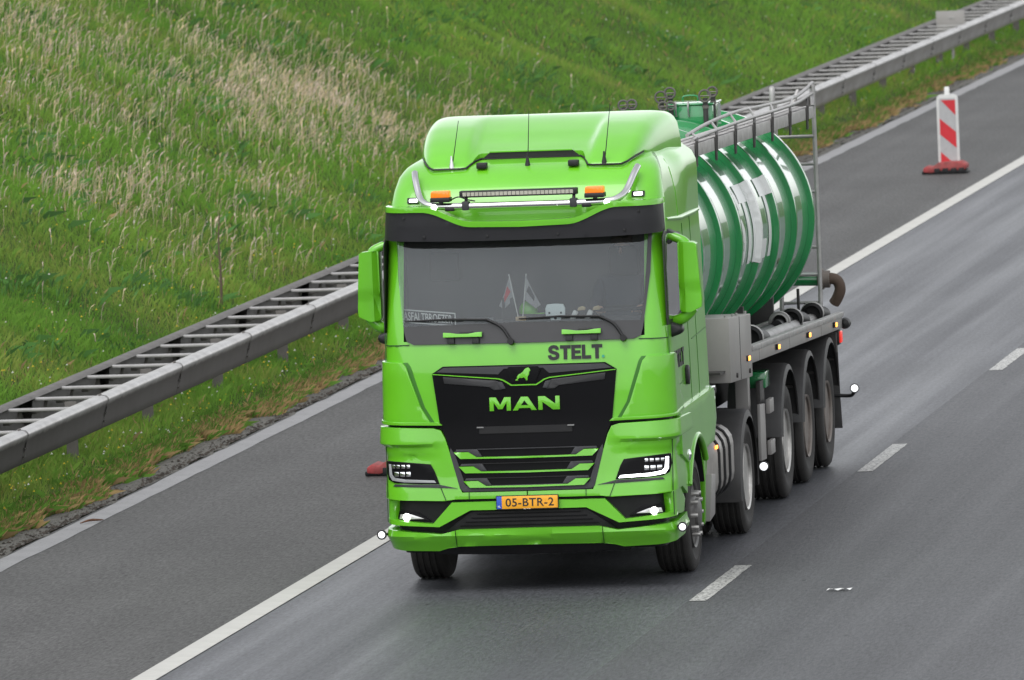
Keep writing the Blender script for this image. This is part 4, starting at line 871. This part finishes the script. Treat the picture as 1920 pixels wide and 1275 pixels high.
for x1, fx, cols in ((-.09, -.10, (LETTERW, REDP)), (.06, .12, (LETTERW, INK))):
    tube('pole', [(x1*.25, 0, .02), (x1, 0, .40)], .005, WHITEP, fl, 6)
    panel('flag', [(x1*.95, .385), (x1*.95+fx*.45, .25), (x1*.95+fx, .13), (x1*.95+fx*.6, .10), (x1*.62, .18)], lambda a, b, d: (a, d+.012*math.sin(a*70), b), .003, mat('flag_cloth', (.34, .34, .35), .9), fl, step=.03, bevel=0)
    panel('flag_stripe', [(x1*.95+fx*.2, .30), (x1*.95+fx*.55, .2), (x1*.95+fx*.5, .16), (x1*.8+fx*.1, .25)], lambda a, b, d: (a, d-.004+.012*math.sin(a*70), b), .003, cols[1], fl, step=.03, bevel=0)
o = box('phone_holder', -.06, .06, -.02, .02, 0, .20, INK, None, .012); o.location = (TX-.15, DY+.02, DZ); tag(o, 'dark phone shaped box left of the flags on the dashboard', 'device')
bm = bmesh.new(); bmesh.ops.create_uvsphere(bm, u_segments=20, v_segments=12, radius=1)
for v in bm.verts: v.co = Vector((v.co.x*.085, v.co.y*.07, max(-.2, v.co.z)*.09+.02))
o = finish(bm, 'cap', LIME, None, smooth=60); o.location = (TX+.0, DY+.10, DZ+.05); tag(o, 'green cap lying behind the flags on the dashboard', 'cap')
panel('brim', [(.02, .0), (.15, -.02), (.16, .04), (.03, .06)], lambda a, b, d: (a, b-.06, d), .01, LIME, o, 0, .003)
tb = tag(empty('toll_box', (TX+.26, DY-.07, DZ)), 'white toll box stuck at the foot of the windscreen', 'device')
panel('case', [(-.04, .0), (.04, .0), (.045, .02), (.082, .02), (.085, .10), (.07, .135), (.02, .14), (-.02, .14), (-.07, .135), (-.085, .10), (-.082, .02), (-.045, .02)], lambda a, b, d: (a, d-.01, b), .03, mat('toll_white', (.72, .80, .80), .4), tb, 0, .008)
for q in (-.05, .05): panel('button', [(q-.008, .055), (q+.008, .055), (q+.008, .072), (q-.008, .072)], lambda a, b, d: (a, d-.014, b), .004, GREYP, tb, 0, 0)
lathe('sensor', [(0, -.014), (.012, -.013), (.012, -.008)], INK, tb, 'y', 12, (0, 0, .018))
for i, x in enumerate((.44, .57)):
    sh_ = tag(empty('sunglasses' if i else 'folded_cap', (TX+x, DY-.02, DZ)), ('pale cap with lighter brim nearest the steering wheel on the dashboard' if i else 'pale cap with lighter brim beside the toll box on the dashboard'), 'cap')
    sh_.name = 'small_cap'
    panel('crown', [(-.07, .0), (-.02, .0), (.01, .06), (-.03, .08)], lambda a, b, d: (a, d, b), .04, WHITEP, sh_, 0, .01)
    panel('brim', [(.0, .07), (.07, .075), (.075, .095), (.05, .11), (.01, .10)], lambda a, b, d: (a, d, b), .03, mat('tan_cloth', (.5, .4, .24), .8), sh_, 0, .008)
pb = tag(empty('name_board', (TX-.84, DY-.135, DZ)), 'black board with white lettering behind the windscreen corner', 'name board')
bz = lambda a, b, d: (a, d+.10*(abs(a-.84)/1.1)**2-.02, b-.09*(a+.24)+.02)
panel('board', [(-.245, -.0), (.245, .0), (.245, .115), (-.245, .115)], bz, .008, INK, pb, .1, .003)
for q in ([(-.245, .105), (.245, .105), (.245, .115), (-.245, .115)], [(-.245, .0), (.245, .0), (.245, .01), (-.245, .01)], [(-.245, .01), (-.237, .01), (-.237, .105), (-.245, .105)], [(.237, .01), (.245, .01), (.245, .105), (.237, .105)]):
    panel('border', q, lambda a, b, d: (lambda p_: (p_[0], p_[1]-.003, p_[2]))(bz(a, b, d)), .002, LETTERW, pb, .1, 0)
text('lettering', 'ASFALTBROEZER', lambda a, b, d: (lambda p_: (p_[0], p_[1]-.003, p_[2]))(bz(a, b, d)), -.215, .215, .022, .094, .002, LETTERW, pb, offset=.008, step=.1)
o = panel('paper_sheet', [(-.13, 0), (.13, 0), (.12, .09), (-.11, .1)], lambda a, b, d: (a, b*1.3+d, .004+b*.25), .003, mat('grey_paper', (.28, .29, .3), .8), None, .1, 0); o.location = (TX-.42, DY-.04, DZ); tag(o, 'grey paper sheet lying left of the flags on the dashboard', 'paper')

# ================================================================== TANK SEMI-TRAILER
tl = tag(empty('tank_trailer', (TX, TY, 0)), 'dark green ribbed tank semi-trailer with walkway and rear ladder behind the cab', 'trailer')
TILT = .02
def cz(y): return 2.40+(12.0-y)*TILT
RT, RB = 1.0, 1.058
ribs = [3.96+1.34*k for k in range(7)]
def rt(y):
    r = RT
    for q in ribs:
        d = abs(y-q)
        if d < .11: r = max(r, RT+(RB-RT)*(1 if d < .045 else (.94 if d < .055 else .10*((.11-d)/.055)**2)))
    return r
yl = sorted(set([round(3.35+.35*k, 3) for k in range(26)]+[round(q+d, 3) for q in ribs for d in (-.19, -.15, -.12, -.10, -.08, -.058, -.0545, -.044, 0, .044, .0545, .058, .08, .10, .12, .15, .19)]))
yl = [v for v in yl if 3.45 <= v <= 12.12]
bm = bmesh.new(); rings = []; SEG = 96
endf = [(yl[0]-.30, .0), (yl[0]-.28, .35), (yl[0]-.20, .65), (yl[0]-.10, .87), (yl[0]-.03, .97)]; endr = [(yl[-1]+.03, .99), (yl[-1]+.12, .87), (yl[-1]+.22, .65), (yl[-1]+.29, .35), (yl[-1]+.31, .0)]
for yv, rv in endf+[(v, rt(v)) for v in yl]+endr:
    rings.append([bm.verts.new((max(rv, .001)*math.cos(2*math.pi*k/SEG), yv, cz(yv)+max(rv, .001)*math.sin(2*math.pi*k/SEG))) for k in range(SEG)])
for i in range(len(rings)-1):
    for k in range(SEG): bm.faces.new((rings[i][k], rings[i][(k+1)%SEG], rings[i+1][(k+1)%SEG], rings[i+1][k]))
tank = finish(bm, 'tank', TANKG, tl, smooth=48)
def rt2(y): return max(rt(y-.02), rt(y), rt(y+.02))
def tmap(off): return lambda a, b, d: (lambda t, r_: (r_*math.cos(t), a, cz(a)+r_*math.sin(t)))((b-cz(8))/RT, rt2(a)+off-d)
block('tank_lettering', 'STELT', STW, tmap(.008), 6.7, 9.25, 2.24, 2.99, .004, LETTERW, tank, step=.02)
# walkway and folded hand rail
def wk(y): return 3.56-(y-4)*.0155
bm = bmesh.new()
A4 = [(.70, 3.6), (1.02, 3.6), (1.02, 12.5), (.70, 12.5)]
vt = [bm.verts.new((x, y, wk(y)-.0)) for x, y in A4]; vb = [bm.verts.new((x, y, wk(y)-.11)) for x, y in A4]
bm.faces.new(vt); bm.faces.new(vb[::-1])
for k in range(4): bm.faces.new((vt[k], vb[k], vb[(k+1)%4], vt[(k+1)%4]))
wkw = finish(bm, 'walkway', mat('walkway_grating', (.42, .41, .40), .6, metal=.2, var=.15, scale=14, dirt=.3, dirtcol=(.2, .17, .15)), tl, .004)
for k in range(12):
    a0 = 3.6+k*.742; bm = bmesh.new()
    for x0 in (.74, .84, .94):
        vv = [bm.verts.new((x, y, wk(y)+.006)) for x, y in ((x0, a0+.03), (x0+.05, a0+.03), (x0+.05, a0+.71), (x0, a0+.71))]; bm.faces.new(vv)
    finish(bm, 'tread_plate', MATS['walkway_grating'], wkw)
vv = None
bm = bmesh.new()
for k in range(2):
    pass
bm.free()
def hr(y, q):
    return ((.99, y, float(np.interp(y, [4, 4.8, 8.3, 10.8, 11.8, 12.9], [3.60, 3.605, 3.565, 3.52, 3.52, 3.56]))) if not q else (float(np.interp(y, [5, 9, 12.8], [.86, .86, .97])), y, float(np.interp(y, [5, 5.7, 8.4, 10.6, 11.6, 12.3, 12.9], [3.61, 3.64, 3.63, 3.565, 3.555, 3.59, 3.64]))))
for k in range(7):
    yv = 3.95+k*1.33
    tube('rail_bracket', [(1.03, yv, wk(yv)-.12), (1.035, yv, wk(yv)+.02), hr(yv+.35, 0)], .014, CHASSIS, wkw, 6)
    box('bracket_plate', 1.02, 1.034, yv-.05, yv+.05, wk(yv)-.20, wk(yv)+.01, CHASSIS, wkw, .004)
for q in (0, 1):
    tube('hand_rail', bez([hr(yv, q) for yv in (4.0+.6*q, 6, 8, 10, 11.5, 12.4, 12.9)], 4), .017, GALV, tl, 8)
for k in range(6):
    yv = 4.35+k*1.33; tube('rail_strut', [hr(yv, 0), hr(yv+.55, 1)], .012, GALV, tl, 6)
tube('rail_stay', [(.80, 12.6, wk(12.5)), (.85, 12.7, wk(12.5)+.15)], .02, GALV, tl, 8); tube('rail_stay', [(1.0, 12.6, wk(12.5)), (.98, 12.72, wk(12.5)+.18)], .02, GALV, tl, 8)
tube('vent_bow', bez([(.66, 12.2, 3.2), (.66, 12.2, 3.57), (.655, 12.24, 3.62), (.645, 12.34, 3.57), (.64, 12.36, 3.2)], 5), .028, GALV, tl, 10)
ld = tube('ladder_post', [(1.0, 12.68, 3.63), (1.0, 12.66, 1.62), (1.0, 12.62, 1.40)], .022, GALV, tl, 8); tube('ladder_post', [(.62, 12.68, wk(12.6)+.05), (.62, 12.66, 1.62), (.62, 12.62, 1.40)], .022, GALV, tl, 8)
for k in range(7): tube('rung', [(.62, 12.67, 1.51+.27*k), (1.0, 12.67, 1.51+.27*k)], .016, GALV, tl, 8)
# manhole coaming with clamps
CLAMPM = mat('dull_clamp_steel', (.15, .14, .13), .55, metal=.5, var=.2, dirt=.4, dirtcol=(.06, .05, .045))
yh = 9.9; zt = cz(yh)+RT
cm = box('manhole_coaming', -.01, .425, yh-.30, yh+.30, zt-.12, zt+.18, TANKG, tl, .015); box('coaming_lid', -.02, .435, yh-.31, yh+.31, zt+.18, zt+.20, TANKG, cm, .01)
for x in (.08, .20): tube('lid_hinge', bez([(x, yh-.31, zt+.08), (x, yh-.35, zt+.16), (x, yh-.33, zt+.22)], 3), .010, GALV, cm, 6)
tube('lid_grip', bez([(.12, yh-.1, zt+.21), (.13, yh-.1, zt+.26), (.25, yh-.1, zt+.26), (.26, yh-.1, zt+.21)], 4), .008, TANKG, cm, 6)
for x, yv, r_, zw in ((-.434, yh-.2, .045, .15), (-.365, yh-.1, .045, .15), (-.05, yh-.35, .055, .22), (.015, yh-.2, .05, .25), (-.02, yh-.45, .04, .14), (.045, yh-.4, .04, .14), (.365, yh-.34, .055, .22), (.42, yh-.2, .045, .25)):
    zz = zt+zw
    c_ = tube('clamp_stem', [(x, yv, zt-.05), (x, yv, zz+.03)], .024, CHASSIS, tl, 8)
    lathe('clamp_wheel', [(r_+.010*math.cos(t), .010*math.sin(t)) for t in [k*math.pi/3 for k in range(6)]], CLAMPM, c_, 'y', 20, (x, yv-.03, zz+.05), closed=True)
    tube('clamp_spoke', [(x-r_, yv-.03, zz+.05), (x+r_, yv-.03, zz+.05)], .006, CLAMPM, c_, 5)
    lathe('clamp_nut', [(.0, zz-.07), (.03, zz-.07), (.03, zz-.04), (0, zz-.04)], CLAMPM, c_, 'z', 8, (x, yv, 0))
# equipment cabinet at the front corner
cb = panel('cabinet', [(3.95, 1.43), (5.42, 1.37), (5.42, 1.94), (3.95, 2.01)], lambda a, b, d: (1.26-d, a, b), .62, GREYPAINT, tl, 0, .010)
panel('cabinet_seam', [(4.62, 1.41), (4.632, 1.41), (4.632, 1.975), (4.62, 1.975)], lambda a, b, d: (1.263-d, a, b), .003, CHASSIS, cb, 0, 0)
for a in (4.0, 4.5, 4.75, 5.35): tube('lid_bolt', [(1.22, a, 1.98-.045*(a-4)), (1.22, a, 2.03-.045*(a-4))], .014, GALV, cb, 6)
for a, b in ((4.32, 1.47), (5.2, 1.44)): tube('latch', [(1.255, a, b), (1.275, a, b)], .022, CHASSIS, cb, 8)
# side rails of the sub frame
def rz(y): return 1.655-(y-5.15)*.030
for s in (1, -1):
    y0r = 3.6
    for i, (ya, yb) in enumerate(((5.46, 6.0), (6.03, 8.2), (8.23, 10.6), (10.63, 12.25))):
        panel('side_rail', [(ya, rz(ya)-.16), (yb, rz(yb)-.16), (yb, rz(yb)-.05), (ya, rz(ya)-.05)], lambda a, b, d: (s*(1.25-d), a, b), .05, GREYPAINT, tl, 0, .004)
        panel('rail_lip', [(ya, rz(ya)-.05), (yb, rz(yb)-.05), (yb, rz(yb)), (ya, rz(ya))], lambda a, b, d: (s*(1.27-d), a, b), .07, GALV, tl, 0, .006)
    panel('inner_rail', [(3.6, rz(3.6)-.18), (12.2, rz(12.2)-.18), (12.2, rz(12.2)), (3.6, rz(3.6))], lambda a, b, d: (s*(.78-d), a, b), .05, GREYPAINT, tl, 0, .004)
    panel('hose_tray', [(3.6, rz(3.6)-.17), (12.2, rz(12.2)-.17), (12.2, rz(12.2)-.15), (3.6, rz(3.6)-.15)], lambda a, b, d: (s*(1.21-d), a, b), .44, CHASSIS, tl, 0, 0)
    box('main_beam', s*.48-.05, s*.48+.05, 3.6, 12.2, .86, 1.26, CHASSIS, tl, .008)
    for yv in (5.08, 7.2, 9.5, 11.55):
        lm = box('side_lamp', s*1.265-.012, s*1.265+.012, yv-.05, yv+.05, rz(yv)-.12, rz(yv)-.07, INK, tl, .004); box('lamp_lens', s*1.28-.008, s*1.28+.008, yv-.03, yv+.04, rz(yv)-.115, rz(yv)-.075, AMBERLIT, lm, .006)
# support saddles
for yv in (4.4, 6.6, 8.8, 11.0): box('saddle', -.75, .75, yv-.04, yv+.04, 1.15, cz(yv)-.70, CHASSIS, tl, .005)
# hoses in the tray
for x, ya, yb, r_, dz in ((1.02, 5.5, 12.0, .075, 0), (.90, 6.2, 9.5, .075, .0), (.95, 9.6, 11.9, .06, .05)):
    tube('hose_pipe', [(x, ya, rz(ya)-.06+dz), (x, yb, rz(yb)-.06+dz)], r_, GALV if x > 1 else BLACK, tl, 14)
for x, yv, r_ in ((.98, 5.9, .11), (1.10, 6.6, .12), (.95, 9.9, .10), (1.0, 10.4, .11), (1.05, 11.6, .11)):
    zc_ = rz(yv)+.02
    lathe('hose_coupling', [(r_*.7, -.06), (r_, -.05), (r_, -.02), (r_*.88, -.01), (r_*.88, .06), (r_*.7, .06)], BLACK if r_ > .105 else GALV, tl, 'y', 24, (x, yv, zc_), closed=True)
    lathe('coupling_rim', [(r_*.98, -.062), (r_*1.05, -.055), (r_*1.05, -.03), (r_*.98, -.03)], GALV, tl, 'y', 24, (x, yv, zc_), closed=True)
    tube('hose_end', [(x, yv+.04, zc_), (x, yv+.7, rz(yv+.7)-.03)], r_*.8, BLACK, tl, 16)
# rear outlet and hose
tube('outlet_pipe', [(.55, 12.72, 1.74), (.98, 12.80, 1.725)], .065, TANKG, tl, 14); lathe('outlet_flange', [(.06, .96), (.10, .97), (.10, 1.02), (.085, 1.02), (.085, 1.08), (.06, 1.08)], RUSTRIM, tl, 'x', 20, (0, 12.8, 1.725), closed=True)
tube('outlet_hose', bez([(1.03, 12.8, 1.725), (1.09, 12.82, 1.73), (1.15, 12.84, 1.70), (1.17, 12.86, 1.62), (1.14, 12.88, 1.54), (1.10, 12.9, 1.48)], 5), .055, BROWNH, tl, 14)
tube('valve_lever', [(.80, 12.5, 1.45), (.80, 12.5, 1.66)], .016, CHASSIS, tl, 6)
lathe('rail_end_cap', [(0, -.05), (.045, -.04), (.055, .0), (.055, .06), (0, .07)], INK, tl, 'y', 16, (1.27, 12.3, rz(12.2)-.12))
# axles, wheels, mudguards
for i, yv in enumerate((8.35, 9.95, 11.55)):
    for s in (1, -1):
        wheel(tl, s*1.0, yv, .535, .36, ('trailer_clean', 'trailer', 'trailer')[i], s)
        mudguard(tl, s*.70, s*1.22, yv, .60, .66, 12, 178, MUDG, lip=.06)
        tube('mudguard_stay', [(s*.6, yv+.5, 1.0), (s*1.18, yv+.5, 1.0)], .018, CHASSIS, tl, 6)
    tube('axle', [(-.9, yv, .53), (.9, yv, .53)], .07, CHASSIS, tl, 12)
for s in (1, -1):
    # landing gear with grey shield
    lg = box('landing_leg', s*.98-.06, s*.98+.06, 6.72, 6.86, .42, 1.30, GREYPAINT, tl, .008)
    panel('leg_shield', [(6.60, .50), (6.95, .49), (6.95, 1.00), (6.60, 1.02)], lambda a, b, d: (s*(1.16-d), a, b), .03, GREYPAINT, lg, 0, .005)
    for zz in (.52, .90): box('shield_block', s*1.18-.02, s*1.18+.02, 7.0, 7.28, zz, zz+.13, GREYPAINT, lg, .006); 
    box('shield_web', s*1.10-.02, s*1.10+.02, 6.96, 7.24, .50, 1.20, CHASSIS, lg, .004)
    box('green_valve_box', s*1.02-.12, s*1.02+.12, 7.2, 7.5, 1.12, 1.27, TANKG, tl, .01)
    tube('marker_bar', [(s*.5, 6.6, .46), (s*1.12, 6.6, .44)], .02, CHASSIS, tl, 6); la = lathe('marker_lamp', [(0, .03), (.04, .02), (.048, 0), (.046, -.012), (.04, -.012)], INK, tl, 'y', 18, (s*1.18, 6.55, .455)); lathe('lamp_lens', [(0, -.03), (.025, -.025), (.040, -.01), (.04, 0)], MARKLIT, la, 'y', 18, (s*1.18, 6.55, .455))
    # rear mud flap, lamps
    panel('mud_flap', [(.78, .30), (1.20, .30), (1.19, .60), (1.19, .64), (1.18, 1.15), (.78, 1.15)] if s > 0 else [(-1.20, .30), (-.78, .30), (-.78, 1.15), (-1.18, 1.15)], lambda a, b, d: (a, 12.38+d-.06*(b-.6)*0+.03*max(0, .6-b), b), .012, MUDG, tl, .2, .003)
    tlmp = box('rear_lamp_housing', s*1.02-.20, s*1.02+.20, 12.22, 12.36, 1.12, 1.27, INK, tl, .01); box('rear_lamp', s*1.225-.015, s*1.225+.012, 12.24, 12.37, 1.14, 1.25, REDL, tlmp, .006)
    ra = tube('marker_arm', bez([(s*1.1, 12.30, .63), (s*1.28, 12.30, .62), (s*1.33, 12.26, .64), (s*1.35, 12.22, .68)], 4), .018, INK, tl, 8)
    lathe('lamp_shell', [(.0, .04), (.038, .03), (.046, 0), (.045, -.012), (.038, -.012)], INK, ra, 'y', 18, (s*1.355, 12.2, .70)); lathe('lamp_lens', [(0, -.028), (.025, -.022), (.038, -.01), (.038, 0)], MARKLIT, ra, 'y', 18, (s*1.355, 12.2, .70))
box('rear_beam', -1.2, 1.2, 12.15, 12.25, 1.05, 1.25, CHASSIS, tl, .01); box('front_bulkhead', -1.0, 1.0, 3.58, 3.64, 1.2, 1.7, CHASSIS, tl, .01); box('kingpin_plate', -.9, .9, 3.6, 5.6, 1.22, 1.27, CHASSIS, tl, .005)
